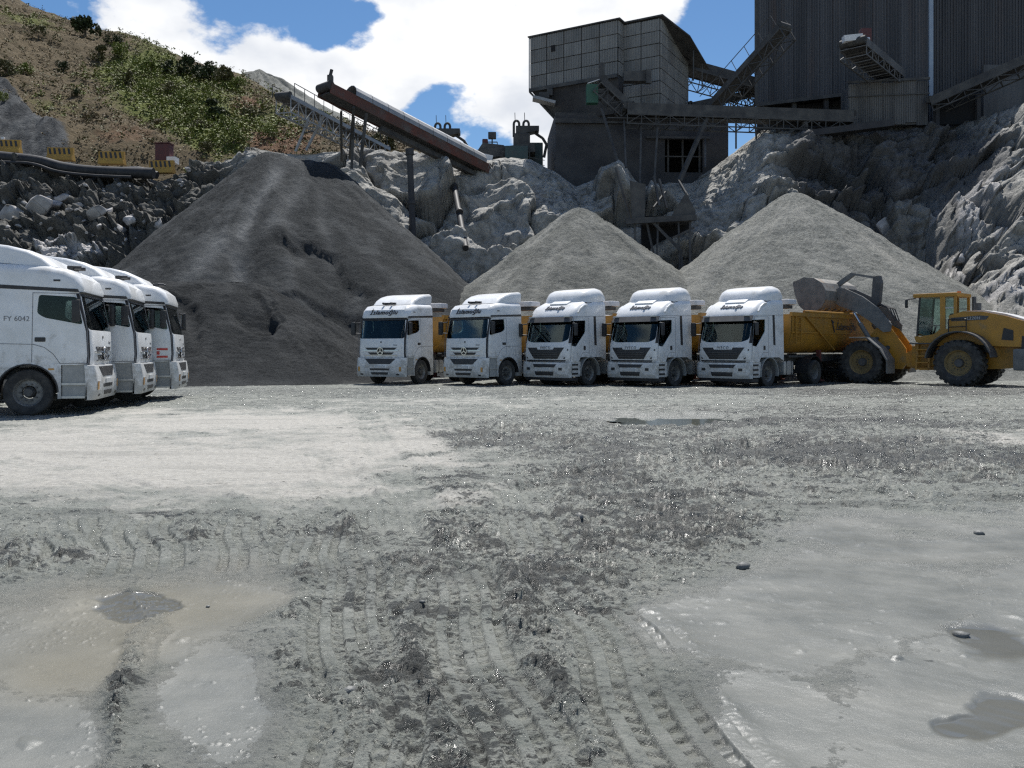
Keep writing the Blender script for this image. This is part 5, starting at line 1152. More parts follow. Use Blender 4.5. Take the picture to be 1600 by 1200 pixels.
RUSTY = surf('worn_bucket_steel', (.15, .15, .145), (.25, .235, .21), 3, .6, metal=.3, c3=(.20, .13, .075), s3=2.0, lo3=.56, hi3=.7)
REDOX = surf('red_oxide_paint', (.16, .035, .025), (.10, .03, .025), 4, .7)
TARP = surf('pale_tarpaulin', (.48, .49, .52), (.58, .58, .60), 3, .7)
ROD = surf('polished_rod', (.6, .6, .6), rough=.15, metal=.9)
def glass_mat():
    m = bpy.data.materials.new('tinted_glass'); m.use_nodes = True; nt = m.node_tree; nt.nodes.clear(); N = nt.nodes.new; L = nt.links.new
    o = N('ShaderNodeOutputMaterial'); t = N('ShaderNodeBsdfTransparent'); t.inputs[0].default_value = (.74, .82, .80, 1)
    g = N('ShaderNodeBsdfGlossy'); g.inputs['Roughness'].default_value = .03; g.inputs['Color'].default_value = (.9, .95, .95, 1)
    lw = N('ShaderNodeLayerWeight'); lw.inputs['Blend'].default_value = .25
    mx = N('ShaderNodeMixShader'); L(lw.outputs['Fresnel'], mx.inputs[0]); L(t.outputs[0], mx.inputs[1]); L(g.outputs[0], mx.inputs[2]); L(mx.outputs[0], o.inputs['Surface']); return m
GLASS = glass_mat()

KT = .013                                    # tumblehome
def inset(x, W, r):
    e = abs(x) - (W / 2 - r)
    if e <= 0 or r <= 0: return 0.0
    e = min(e / r, 1.0); return r * (1 - math.sqrt(max(0, 1 - e * e)))
def loft(prof, W, rf, rt, ins=0.0, tum=KT):
    """side profile (y, z, front weight, top weight) swept across the width with rounded front and top corners"""
    r = max(rf, rt); w = W / 2 - ins
    xs = [w - r * (1 - math.sin(t)) for t in [R(a) for a in (90, 72, 54, 36, 18, 0)]]
    xs = [-x for x in xs] + [0.0] + xs[::-1]
    vs = []; n = len(prof)
    for x in xs:
        f, t = inset(x, 2 * w, rf), inset(x, 2 * w, rt)
        for y, z, wf, wt in prof:
            zz = z - wt * t; vs.append((x * (1 - tum * (zz - 1.0)), y - wf * f, zz))
    fs = []
    for i in range(len(xs) - 1):
        for k in range(n):
            l = (k + 1) % n; fs.append((i * n + k, i * n + l, (i + 1) * n + l, (i + 1) * n + k))
    fs += [tuple(range(n)), tuple(range((len(xs) - 1) * n, len(xs) * n))[::-1]]
    m = MB(); m.add(vs, fs); return m
class Skin:
    """places trim on the lofted cab"""
    def __init__(s, front, W, rf, tum=KT): s.fr = front; s.W = W; s.rf = rf; s.tum = tum
    def fy(s, x, z): return float(np.interp(z, [p[1] for p in s.fr], [p[0] for p in s.fr])) - inset(x, s.W, s.rf)
    def sx(s, z): return s.W / 2 * (1 - s.tum * (z - 1.0))
    def front(s, hb, ht, z0, z1, off=.006, th=.03, xc=0.0, nx=14, nz=4, mirror_xc=False):
        m = MB()
        for c in ((xc, -xc) if mirror_xc else (xc,)):
            g = []
            for side in (off, off - th):
                for j in range(nz + 1):
                    z = z0 + (z1 - z0) * j / nz; h = hb + (ht - hb) * j / nz
                    for i in range(nx + 1):
                        x = c - h + 2 * h * i / nx; g.append((x, s.fy(x, z) + side, z))
            w = nx + 1; K = w * (nz + 1); fs = []
            for j in range(nz):
                for i in range(nx):
                    a = j * w + i; fs.append((a, a + 1, a + w + 1, a + w)); b = a + K; fs.append((b, b + w, b + w + 1, b + 1))
            bd = [i for i in range(w)] + [j * w + nx for j in range(1, nz + 1)] + [nz * w + i for i in range(nx - 1, -1, -1)] + [j * w for j in range(nz - 1, 0, -1)]
            for p, q in zip(bd, bd[1:] + bd[:1]): fs.append((p, p + K, q + K, q))
            m.add(g, fs)
        return m
    def side(s, poly, sg, off=.005, th=.02, m=None):
        m = m or MB(); n = len(poly)
        vs = [(sg * (s.sx(z) + off), y, z) for y, z in poly] + [(sg * (s.sx(z) + off - th), y, z) for y, z in poly]
        m.add(vs, [tuple(range(n)), tuple(range(2 * n - 1, n - 1, -1))] + [(i, (i + 1) % n, n + (i + 1) % n, n + i) for i in range(n)]); return m
    def seam(s, pts, sg, w=.014, m=None):
        m = m or MB()
        for a, b in zip(pts[:-1], pts[1:]):
            d = Vector((b[0] - a[0], b[1] - a[1])).normalized() * w / 2; nn = Vector((-d.y, d.x))
            s.side([(a[0] - d.x + nn.x, a[1] - d.y + nn.y), (b[0] + d.x + nn.x, b[1] + d.y + nn.y), (b[0] + d.x - nn.x, b[1] + d.y - nn.y), (a[0] - d.x - nn.x, a[1] - d.y - nn.y)], sg, .003, .008, m)
        return m
def cut(solid, cutters, keep_dark=None):
    """boolean difference, result as a mesh"""
    for c in cutters:
        md = solid.modifiers.new('b', 'BOOLEAN'); md.operation = 'DIFFERENCE'; md.solver = 'EXACT'; md.object = c
    dg = bpy.context.evaluated_depsgraph_get(); dg.update()
    me = bpy.data.meshes.new_from_object(solid.evaluated_get(dg))
    for c in cutters: bpy.data.objects.remove(c)
    old = solid.data; solid.modifiers.clear(); solid.data = me; return solid
def round_poly(p, r, n=3):
    out = []
    for i, b in enumerate(p):
        a = Vector(p[i - 1]); c = Vector(p[(i + 1) % len(p)]); b = Vector(b)
        d1 = (a - b); d2 = (c - b); q = min(r, d1.length * .45, d2.length * .45); s = b + d1.normalized() * q; e = b + d2.normalized() * q
        for k in range(n + 1):
            t = k / n; out.append(tuple((1 - t) ** 2 * s + 2 * t * (1 - t) * b + t * t * e))
    return out

def wheel(parent, c, sg, r=.52, w=.30, dual=False):
    """tyre with tread grooves, dished rim, hub and nuts; sg = outward side"""
    x, y, z = c; t = MB(); wt = w * (2.1 if dual else 1)
    h = wt / 2
    prof = [(r * .60, -h * .86), (r * .80, -h), (r * .93, -h * .98), (r * .985, -h * .84), (r, -h * .55), (r * .975, -h * .50), (r * .975, -h * .40), (r, -h * .35), (r, h * .35), (r * .975, h * .40), (r * .975, h * .50), (r, h * .55), (r * .985, h * .84), (r * .93, h * .98), (r * .80, h), (r * .60, h * .86)]
    t.lathe(prof, (x, y, z), 'X', 40)
    wo = bpy.data.objects.new('wheel', None)
    ty = t.build('tyre', RUBBER, None, True, 30)
    # the tyre is the body of the wheel; rim and hub are its pieces
    ty.name = 'wheel'; ty.parent = parent
    k = MB(); dish = sg * (h * (.15 if not dual else -.25))
    k.lathe([(r * .61, sg * h * .86), (r * .57, sg * h * .70), (r * .52, dish), (r * .30, dish + sg * .02), (r * .28, dish - sg * .03), (r * .62, sg * -h * .5)], (x, y, z), 'X', 32)
    k.build('rim', RIM, ty, True, 40)
    hb = MB(); hb.tube((x, y, z), (x + dish + sg * (.10 if not dual else .16), y, z), r * .25, 18, r * .17)
    for i in range(10):
        a = 2 * math.pi * i / 10; cy, cz = y + r * .36 * math.cos(a), z + r * .36 * math.sin(a); hb.tube((x + dish, cy, cz), (x + dish + sg * .05, cy, cz), .022, 6)
    hb.build('hub', HUB, ty)
    bpy.data.objects.remove(wo)
    return ty

def mirror_arm(root, sx, y, z, sg, folded=False):
    if folded:
        m = MB(); m.bbox((sg * (sx + .07), y - .14, z), (.09, .17, .50), .035); m.tube((sg * (sx - .03), y - .06, z + .24), (sg * (sx + .06), y - .12, z + .24), .02, 6); m.build('mirror', BLACKPL, root, True, 40); return
    m = MB(); m.tube((sg * (sx - .05), y, z + .25), (sg * (sx + .22), y + .12, z + .22), .022, 8); m.tube((sg * (sx - .05), y, z - .22), (sg * (sx + .22), y + .12, z - .20), .022, 8)
    m.bbox((sg * (sx + .24), y + .10, z), (.20, .13, .56), .05); o = m.build('mirror', BLACKPL, root, True, 40)
    g = MB(); g.box((sg * (sx + .24), y + .03, z), (.16, .008, .48)); g.build('mirror_glass', CHROME, o)
def interior(root, yb, zd):
    for sg in (-1, 1):
        s = MB(); s.bbox((sg * .62, -1.05, zd - .28), (.52, .5, .16), .06); s.bbox((sg * .62, -1.30, zd + .12), (.5, .15, .72), .06); s.bbox((sg * .62, -1.31, zd + .58), (.28, .11, .2), .05)
        s.build('seat', SEAT, root, True)
    d = MB(); d.bbox((0, -.42, zd - .25), (2.1, .5, .42), .08); d.build('dashboard', SEAT, root, True)
    w = MB(); pts = []
    for i in range(17):
        a = 2 * math.pi * i / 16; pts.append(Vector((-.62 + .23 * math.cos(a), -.72 + .12 * math.sin(a), zd + .02 + .20 * math.sin(a))))
    w.path(pts, .018, 6); w.tube((-.62, -.72, zd + .02), (-.62, -.55, zd - .2), .03, 6); w.build('steering_wheel', BLACKPL, root)
def paint_inside(o, prof_in, Wi, mat):
    """interior faces of the hollow cab get the lining material"""
    o.data.materials.append(mat); ys = [p[0] for p in prof_in]; zs = [p[1] for p in prof_in]
    for f in o.data.polygons:
        c = f.center
        if abs(c.x) < Wi / 2 * (1 - KT * (c.z - 1)) + .012 and c.z < max(zs) + .01 and c.z > min(zs) - .01 and c.y > min(ys) - .01:
            fy = float(np.interp(c.z, [p[1] for p in prof_in if p[0] > -1.2], [p[0] for p in prof_in if p[0] > -1.2]))
            if c.y < fy + .015: f.material_index = 1
def under(root, wb, fy, tank=True):
    """frame, axles, rear wheels, tank, fifth wheel"""
    m = MB()
    for sg in (-1, 1): m.box((sg * .40, -3.55, .92), (.09, 4.6, .26))
    for y in (-2.6, -3.4, -4.3, -5.5): m.box((0, y, .92), (.74, .12, .2))
    m.tube((-1.0, fy, .52), (1.0, fy, .52), .07); m.tube((-1.0, fy - wb, .52), (1.0, fy - wb, .52), .10); m.build('chassis', CHASSIS, root)
    for sg in (-1, 1):
        wheel(root, (sg * 1.04, fy, .515), sg); wheel(root, (sg * .93, fy - wb, .515), sg, dual=True)
        g = MB(); pts = [(fy - wb + .66 * math.cos(R(a)), .52 + .66 * math.sin(R(a))) for a in range(-5, 186, 12)]
        for a, b in zip(pts[:-1], pts[1:]): g.add([(sg * .62, *a), (sg * 1.22, *a), (sg * 1.22, *b), (sg * .62, *b), (sg * .62, a[0], a[1] + .02), (sg * 1.22, a[0], a[1] + .02), (sg * 1.22, b[0], b[1] + .02), (sg * .62, b[0], b[1] + .02)], [(0, 1, 2, 3), (4, 5, 6, 7), (0, 1, 5, 4), (2, 3, 7, 6), (1, 2, 6, 5), (3, 0, 4, 7)])
        g.build('rear_mudguard', BLACKPL, root)
        t = MB(); t.bbox((sg * .86, -2.98, .72), (.62, .78, .58), .12); tk = t.build('fuel_tank', ALU if sg < 0 else GREYPL, root, True)
        s = MB(); s.box((sg * .86, -2.8, .72), (.635, .04, .595)); s.box((sg * .86, -3.2, .72), (.635, .04, .595)); s.build('strap', CHASSIS, tk)
    f = MB(); f.tube((0, fy - wb + .2, 1.10), (0, fy - wb + .2, 1.18), .48, 20); f.box((0, fy - wb + .2, 1.07), (.9, .5, .08)); f.build('fifth_wheel', CHASSIS, root)
    e = MB(); e.bbox((0, -2.55, 1.0), (.9, .5, .7), .05); e.build('engine_block', CHASSIS, root)

def arch_plate(sk, cy, cz, r, y0, y1, z0, z1, yr):
    """side panel with a wheel arch cut out, as (y, z) outline"""
    pts = [(y0, z0), (cy + r, z0)] + [(cy + r * math.cos(R(a)), cz + r * math.sin(R(a))) for a in range(0, 181, 10)] + [(cy - r, z0), (yr, z0), (yr, z1), (y0, z1)]
    return pts

def truck_axor(label, number=None, sticker=False, name=True, group=None, near=-1):
    root = thing('lorry_tractor', label, 'truck', group=group)
    W = 2.46; rf = .26
    prof = [(-.02, 1.13, 1, 0), (.0, 1.35, 1, 0), (-.03, 1.90, 1, 0), (-.24, 2.76, 1, 0), (-.20, 2.80, 1, 0), (-.19, 2.90, 1, .2), (-.28, 3.14, 1, .6), (-.50, 3.31, .8, 1), (-1.0, 3.39, .2, 1), (-2.18, 3.44, 0, 1), (-2.2, 2.9, 0, 0), (-2.2, 1.13, 0, 0)]
    pin = [(-.10, 1.22, 1, 0), (-.09, 1.40, 1, 0), (-.12, 1.90, 1, 0), (-.33, 2.74, 1, 0), (-.5, 3.12, 1, .5), (-1.0, 3.28, .2, 1), (-2.10, 3.32, 0, 1), (-2.12, 1.22, 0, 0)]
    cab = loft(prof, W, rf, .22).build('cab', PAINT, root, True, 28)
    inn = loft(pin, W, rf, .22, ins=.06).build('cut', BLACKPL)
    ws = MB(); hw = [(-1.12, 1.93), (1.12, 1.93), (1.06, 2.74), (-1.06, 2.74)]; ws.prism(round_poly(hw, .10), -.62, .35, 'Y'); wso = ws.build('cut')
    win = round_poly([(-.20, 2.05), (-.32, 2.68), (-1.10, 2.72), (-1.14, 2.30), (-.98, 2.20)], .07)
    sw = MB(); sw.prism(win, -2, 2, 'X'); swo = sw.build('cut')
    cut(cab, [inn, wso, swo]); paint_inside(cab, pin, W - .12, SEAT)
    sk = Skin([(p[0], p[1]) for p in prof[:8]], W, rf)
    sk.front(1.13, 1.07, 1.92, 2.75, off=-.018, th=.006).build('windscreen', GLASS, root, True)
    # black surround and visor band
    sk.front(1.14, 1.12, 2.70, 2.80, off=.012, th=.02, nz=2).build('visor_band', BLACKPL, root)
    for sg in (-1, 1):
        sk.side([(y, z) for y, z in win], sg, -.02, .006).build('side_window', GLASS, root)
        d = sk.seam([(-1.24, 1.20), (-1.22, 2.76), (-.26, 2.76)], sg); sk.seam([(-.26, 2.76), (-.10, 1.95), (-.07, 1.15)], sg, m=d); sk.seam([(-.07, 1.17), (-.66, 1.17)], sg, m=d); sk.seam([(-2.18, 1.62), (-1.2, 1.60), (-.98, 1.53), (-.80, 1.38), (-.66, 1.17)], sg, m=d); d.build('door_seam', INKG, root)
        h = MB(); sk.side(round_poly([(-.96, 1.66), (-1.18, 1.66), (-1.18, 1.76), (-.96, 1.76)], .02), sg, .012, .03, h); h.build('door_handle', BLACKPL, root)
        b = MB(); sk.side([(-.26, 2.79), (-2.19, 2.86), (-2.19, 2.95), (-.30, 2.86)], sg, .006, .02, b); b.build('roof_trim', BLACKPL, root)
        k = MB(); sk.side([(-.66, 3.03), (-.80, 3.03), (-.80, 3.07), (-.66, 3.07)], sg, .010, .02, k); k.build('side_marker', BLACKPL, root)
        ar = arch_plate(sk, -1.33, .52, .62, -.64, None, .37, 1.16, -2.2)
        f = MB(); f.prism(ar, sg * (W / 2 - .30), sg * (W / 2 + .004), 'X'); f.build('fender', PAINT, root)
        lp = [(-1.33 + .63 * math.cos(R(a)), .52 + .63 * math.sin(R(a))) for a in range(0, 181, 12)]; li = MB()
        for a, c in zip(lp[:-1], lp[1:]): li.beam((sg * (W / 2 - .14), *a), (sg * (W / 2 - .14), *c), .32, .03, up=(0, a[0] + 1.33, a[1] - .52))
        li.build('arch_lip', BLACKPL, root)
        am = MB(); sk.side(round_poly([(-.78, 1.02), (-.90, 1.02), (-.90, 1.06), (-.78, 1.06)], .015), sg, .014, .02, am); am.build('turn_signal', AMBER, root)
        st = MB(); st.box((sg * (W / 2 - .16), -.36, .76), (.26, .52, .78)); so = st.build('step_panel', GREYPL, root)
        tr = MB(); tr.box((sg * (W / 2 - .08), -.36, .70), (.16, .54, .05)); tr.box((sg * (W / 2 - .08), -.36, .40), (.16, .54, .05)); tr.build('step', ALU, so)
        mirror_arm(root, sk.sx(2.3), -.18, 2.36, sg, sg == near)
    # lower front
    bp = [(-.10, .34, 0, 0), (.04, .33, 1, 0), (.09, .45, 1, 0), (.10, .80, 1, 0), (.05, 1.12, 1, 0), (-.10, 1.13, .3, 0)]
    loft(bp, W + .02, .19, 0, tum=0).build('bumper', PAINT, root, True, 30)
    bs = Skin([(p[0], p[1]) for p in bp[1:5]], W + .02, .19, 0)
    bs.front(.52, .78, .86, 1.09, .008).build('lower_grille', BLACKPL, root)
    bs.front(.46, .50, .60, .68, .008).build('air_slot', BLACKPL, root); bs.front(.40, .44, .42, .52, .008).build('air_slot', BLACKPL, root)
    bs.front(.26, .26, .69, .80, .022).build('number_plate', PLATE, root)
    for sg in (-1, 1):
        hl = bs.front(.15, .15, .55, .76, .012, xc=sg * .93); o = hl.build('headlight', LAMP, root); bs.front(.05, .05, .56, .75, .018, xc=sg * 1.03, nx=4).build('indicator', AMBER, o)
        bs.front(.07, .07, .40, .46, .010, xc=sg * .90, nx=4).build('fog_lamp', BLACKPL, root)
    for z, hb, ht in ((1.50, .66, .80), (1.30, .52, .66)): sk.front(hb, ht, z - .05, z + .05, .010).build('grille_slot', BLACKPL, root)
    for z, hb in ((1.435, .86), (1.235, .76)): sk.front(hb, hb + .06, z - .018, z + .018, .030).build('grille_bar', CHROME, root)
    st = MB(); y = sk.fy(0, 1.40) + .05; ring = [(.165, -.012), (.165, .012), (.135, .012), (.135, -.012)]
    st.lathe(ring, (0, y, 1.40), 'Y', 28)
    for a in (90, 210, 330): st.beam((0, y, 1.40), (.15 * math.cos(R(a)), y, 1.40 + .15 * math.sin(R(a))), .035, .012, up=(0, 1, 0))
    e = st.build('star_emblem', CHROME, root)
    db = MB(); db.tube((0, y - .04, 1.40), (0, y - .02, 1.40), .15, 20); db.build('emblem_backing', BLACKPL, e)
    sb = MB(); sb.tube((0, sk.fy(0, 1.78) , 1.78), (0, sk.fy(0, 1.78) + .015, 1.78), .035, 10); sb.build('bonnet_badge', BLACKPL, root)
    # roof deflector
    dp = [(-.78, 3.37, .6, 0), (-1.0, 3.58, .6, .6), (-1.35, 3.74, .3, 1), (-1.8, 3.84, 0, 1), (-2.34, 3.90, 0, 1), (-2.40, 3.88, 0, 1), (-2.36, 3.46, 0, 0)]
    loft(dp, 2.06, .30, .12, tum=.0).build('roof_deflector', PAINT, root, True, 30)
    hb = MB(); hb.box((0, -.66, 3.42), (.62, .10, .09)); hb.tube((-.2, -.75, 3.43), (-.2, -.45, 3.43), .045, 8); hb.tube((.2, -.75, 3.43), (.2, -.45, 3.43), .045, 8); hb.build('roof_horn', BLACKPL, root)
    if name:
        n = Vector((0, .24, .09)).normalized(); Mt = Matrix(((-1, 0, 0, 0), (0, -.40, .92, -.21), (0, .92, .40, 3.03), (0, 0, 0, 1)))
        text_obj('lettering', 'İslamoğlu', .30, INK, root, Mt, .25, ext=.012, space=1.12)
        lg = MB(); lg.beam((.98, -.245, 2.92), (.84, -.30, 3.12), .05, .02, up=(0, 1, 0)); lg.beam((1.02, -.27, 3.04), (.90, -.31, 3.14), .04, .02, up=(0, 1, 0)); lg.build('swoosh_logo', INK, root)
    if number:
        for sg in (-1, 1):
            Mt = Matrix.Translation((sg * (sk.sx(2.2) + .002), -1.55, 2.17)) @ (Matrix.Rotation(R(90), 4, 'Z') if sg > 0 else Matrix.Rotation(R(-90), 4, 'Z')) @ Matrix.Rotation(R(90), 4, 'X')
            text_obj('fleet_number', number, .16, INKG, root, Mt)
    Mt = Matrix.Translation((-.72, sk.fy(.7, 1.66) + .004, 1.66)) @ Matrix.Rotation(R(180), 4, 'Z') @ Matrix.Rotation(R(90), 4, 'X')
    text_obj('model_badge', 'Axor', .10, INKG, root, Mt)
    if sticker:
        s = MB(); sk.side([(-.20, 1.46), (-.5, 1.46), (-.5, 1.52), (-.20, 1.52)], 1, .006, .01, s); sk.side([(-.20, 1.24), (-.5, 1.24), (-.5, 1.30), (-.20, 1.30)], 1, .006, .01, s); sk.side([(-.42, 1.33), (-.5, 1.33), (-.5, 1.43), (-.42, 1.43)], 1, .006, .01, s); s.build('sticker', REDST, root)
    interior(root, -2.1, 1.98); under(root, 3.6, -1.33)
    return root

def truck_iveco(label, group=None):
    root = thing('lorry_tractor', label, 'truck', group=group)
    W = 2.48; rf = .30
    prof = [(.0, .98, 1, 0), (.03, 1.35, 1, 0), (-.02, 1.72, 1, 0), (-.30, 2.68, 1, 0), (-.32, 2.80, 1, .1), (-.50, 3.06, 1, .5), (-.80, 3.30, .7, 1), (-1.15, 3.44, .3, 1), (-1.6, 3.50, 0, 1), (-2.44, 3.54, 0, 1), (-2.46, 2.9, 0, 0), (-2.46, 1.02, 0, 0), (-2.1, 1.16, 0, 0), (-.72, 1.16, 0, 0), (-.6, .98, 0, 0)]
    pin = [(-.10, 1.26, 1, 0), (-.09, 1.40, 1, 0), (-.12, 1.72, 1, 0), (-.40, 2.66, 1, 0), (-.6, 3.02, 1, .5), (-1.15, 3.34, .3, 1), (-2.34, 3.42, 0, 1), (-2.36, 1.26, 0, 0)]
    cab = loft(prof, W, rf, .26).build('cab', PAINT, root, True, 28)
    inn = loft(pin, W, rf, .26, ins=.06).build('cut', BLACKPL)
    ws = MB(); ws.prism(round_poly([(-1.10, 1.86), (-.8, 1.76), (.8, 1.76), (1.10, 1.86), (1.08, 2.66), (-1.08, 2.66)], .12), -.75, .35, 'Y'); wso = ws.build('cut')
    win = round_poly([(-.16, 1.62), (-.30, 2.62), (-1.08, 2.66), (-1.06, 2.18), (-.42, 1.58)], .06)
    sw = MB(); sw.prism(win, -2, 2, 'X'); swo = sw.build('cut')
    cut(cab, [inn, wso, swo]); paint_inside(cab, pin, W - .12, SEAT)
    sk = Skin([(p[0], p[1]) for p in prof[:8]], W, rf)
    sk.front(1.12, 1.09, 1.755, 2.67, off=-.018, th=.006).build('windscreen', GLASS, root, True)
    for sg in (-1, 1):
        sk.side(win, sg, -.02, .006).build('side_window', GLASS, root)
        d = sk.seam([(-1.30, 1.24), (-1.30, 2.76), (-.30, 2.74)], sg); sk.seam([(-.06, 1.02), (-.12, 1.60), (-.30, 2.74)], sg, m=d); sk.seam([(-1.30, 1.36), (-.9, 1.36), (-.72, 1.18)], sg, m=d); sk.seam([(-.3, 2.80), (-2.4, 2.86)], sg, m=d); d.build('door_seam', INKG, root)
        h = MB(); sk.side(round_poly([(-.92, 1.45), (-1.06, 1.45), (-1.06, 1.62), (-.92, 1.62)], .02), sg, .010, .03, h); h.build('door_handle', BLACKPL, root)
        b = MB(); sk.side([(-1.66, 1.66), (-1.82, 1.64), (-1.78, 2.84), (-1.62, 2.84)], sg, .006, .02, b); b.build('cab_gap_strip', BLACKPL, root)
        cr = MB(); pts = [(-.62, 2.96), (-.78, 3.14), (-1.0, 3.26), (-1.22, 3.30)]
        for a, c in zip(pts[:-1], pts[1:]): cr.beam((sg * (sk.sx(a[1]) - .02), *a), (sg * (sk.sx(c[1]) - .02), *c), .07, .06)
        cr.build('roof_crease', PAINT, root)
        mg = MB(); cy, cz, rr = -1.38, .52, .64; pts = [(cy + rr * math.cos(R(a)), cz + rr * math.sin(R(a))) for a in range(-10, 191, 10)]
        for a, c in zip(pts[:-1], pts[1:]): mg.beam((sg * (W / 2 - .17), *a), (sg * (W / 2 - .17), *c), .36, .035, up=(0, a[0] - cy, a[1] - cz))
        mg.build('wheel_arch', GREYPL, root)
        st = MB(); st.prism([(-.06, .38), (-.70, .38), (-.76, .52), (-.74, .98), (-.06, .98)], sg * (W / 2 - .30), sg * (W / 2 - .03), 'X'); so = st.build('step_panel', PAINT, root)
        tr = MB()
        for z in (.50, .68, .86): tr.box((sg * (W / 2 - .03), -.34, z), (.04, .46, .07))
        tr.build('step', BLACKPL, so)
        mirror_arm(root, sk.sx(2.2), -.20, 2.28, sg, sg < 0)
        sl = MB(); sl.add([(sg * x, sk.fy(sg * x, z) + .012, z) for x, z in ((.92, 1.10), (1.00, 1.10), (1.14, 1.46), (1.10, 1.50))], [(0, 1, 2, 3)]); sl.build('air_scoop', BLACKPL, root)
    bp = [(-.12, .34, 0, 0), (.06, .34, 1, 0), (.10, .50, 1, 0), (.10, .80, 1, 0), (.06, .95, 1, 0), (-.12, .95, 0, 0)]
    loft(bp, W + .02, .20, 0, tum=0).build('bumper', PAINT, root, True, 30)
    lw = [(-.55, .22, 0, 0), (.02, .22, 1, 0), (.05, .345, 1, 0), (-.55, .345, 0, 0)]
    loft(lw, W - .02, .30, 0, tum=0).build('bumper_skirt', BLACKPL, root, True, 30)
    bs = Skin([(p[0], p[1]) for p in bp[1:5]], W + .02, .20, 0)
    sk.front(1.0, 1.04, .99, 1.05, .008).build('grille_gap', BLACKPL, root)
    gr = sk.front(.62, .96, 1.09, 1.55, .010).build('grille', BLACKPL, root)
    for z in (1.18, 1.27, 1.36, 1.45): sk.front(.66, .68, z - .012, z + .012, .028, .02).build('grille_slat', DGREY, gr)
    bd = sk.front(.40, .48, 1.47, 1.60, .022).build('badge_plate', PAINT, root)
    Mt = Matrix.Translation((0, sk.fy(0, 1.535) + .026, 1.535)) @ Matrix.Rotation(R(180), 4, 'Z') @ Matrix.Rotation(R(90), 4, 'X')
    text_obj('lettering', 'IVECO', .16, INK, root, Mt, ext=.006, space=1.25)
    bs.front(.52, .62, .75, .88, .008).build('air_slot', BLACKPL, root); bs.front(.46, .50, .42, .58, .008).build('air_slot', BLACKPL, root)
    bs.front(.26, .26, .60, .71, .022).build('number_plate', PLATE, root)
    for sg in (-1, 1):
        o = bs.front(.20, .20, .60, .77, .012, xc=sg * .88).build('headlight', LAMP, root); bs.front(.09, .09, .63, .74, .018, xc=sg * .84, nx=4).build('reflector', BLACKPL, o)
        bs.front(.18, .19, .46, .56, .012, xc=sg * .90).build('fog_lamp', LAMP, root)
    # sun visor
    v = MB(); g = []
    for j in range(2):
        for i in range(13):
            x = -1.14 + 2.28 * i / 12; g.append((x, sk.fy(x, 2.72) + (.06 if j else .20) , 2.80 if j else 2.58))
    g2 = [(x, y - .02, z - .005) for x, y, z in g]; v.add(g + g2, [(i, i + 1, i + 14, i + 13) for i in range(12)] + [(26 + i, 39 + i, 40 + i, 27 + i) for i in range(12)] + [(i, 26 + i, 27 + i, i + 1) for i in range(12)] + [(13 + i, 14 + i, 40 + i, 39 + i) for i in range(12)])
    vo = v.build('sun_visor', DGREY, root)
    for sg in (-1, 1): k = MB(); k.bbox((sg * .92, sk.fy(.92, 2.74) + .10, 2.80), (.26, .10, .06), .02); k.build('marker_lamp', LAMP, vo)
    dp = [(-1.10, 3.40, .8, 0), (-1.18, 3.66, .8, .5), (-1.34, 3.86, .6, 1), (-1.6, 3.96, .2, 1), (-2.2, 4.04, 0, 1), (-2.46, 4.0, 0, 1), (-2.56, 3.88, 0, 1), (-2.52, 3.50, 0, 0)]
    loft(dp, 2.24, .38, .34, tum=0).build('roof_deflector', PAINT, root, True, 32)
    hs = MB(); hs.bbox((0, -.98, 3.38), (.9, .34, .10), .03, Matrix.Rotation(R(-22), 3, 'X')); hs.build('roof_hatch', PAINT, root, True)
    Mt = Matrix(((-1, 0, 0, 0), (0, -.75, .66, -.60), (0, .66, .75, 3.165), (0, 0, 0, 1)))
    text_obj('lettering', 'İslamoğlu', .24, INKG, root, Mt, .25, ext=.03)
    interior(root, -2.3, 1.84); under(root, 3.7, -1.38)
    return root

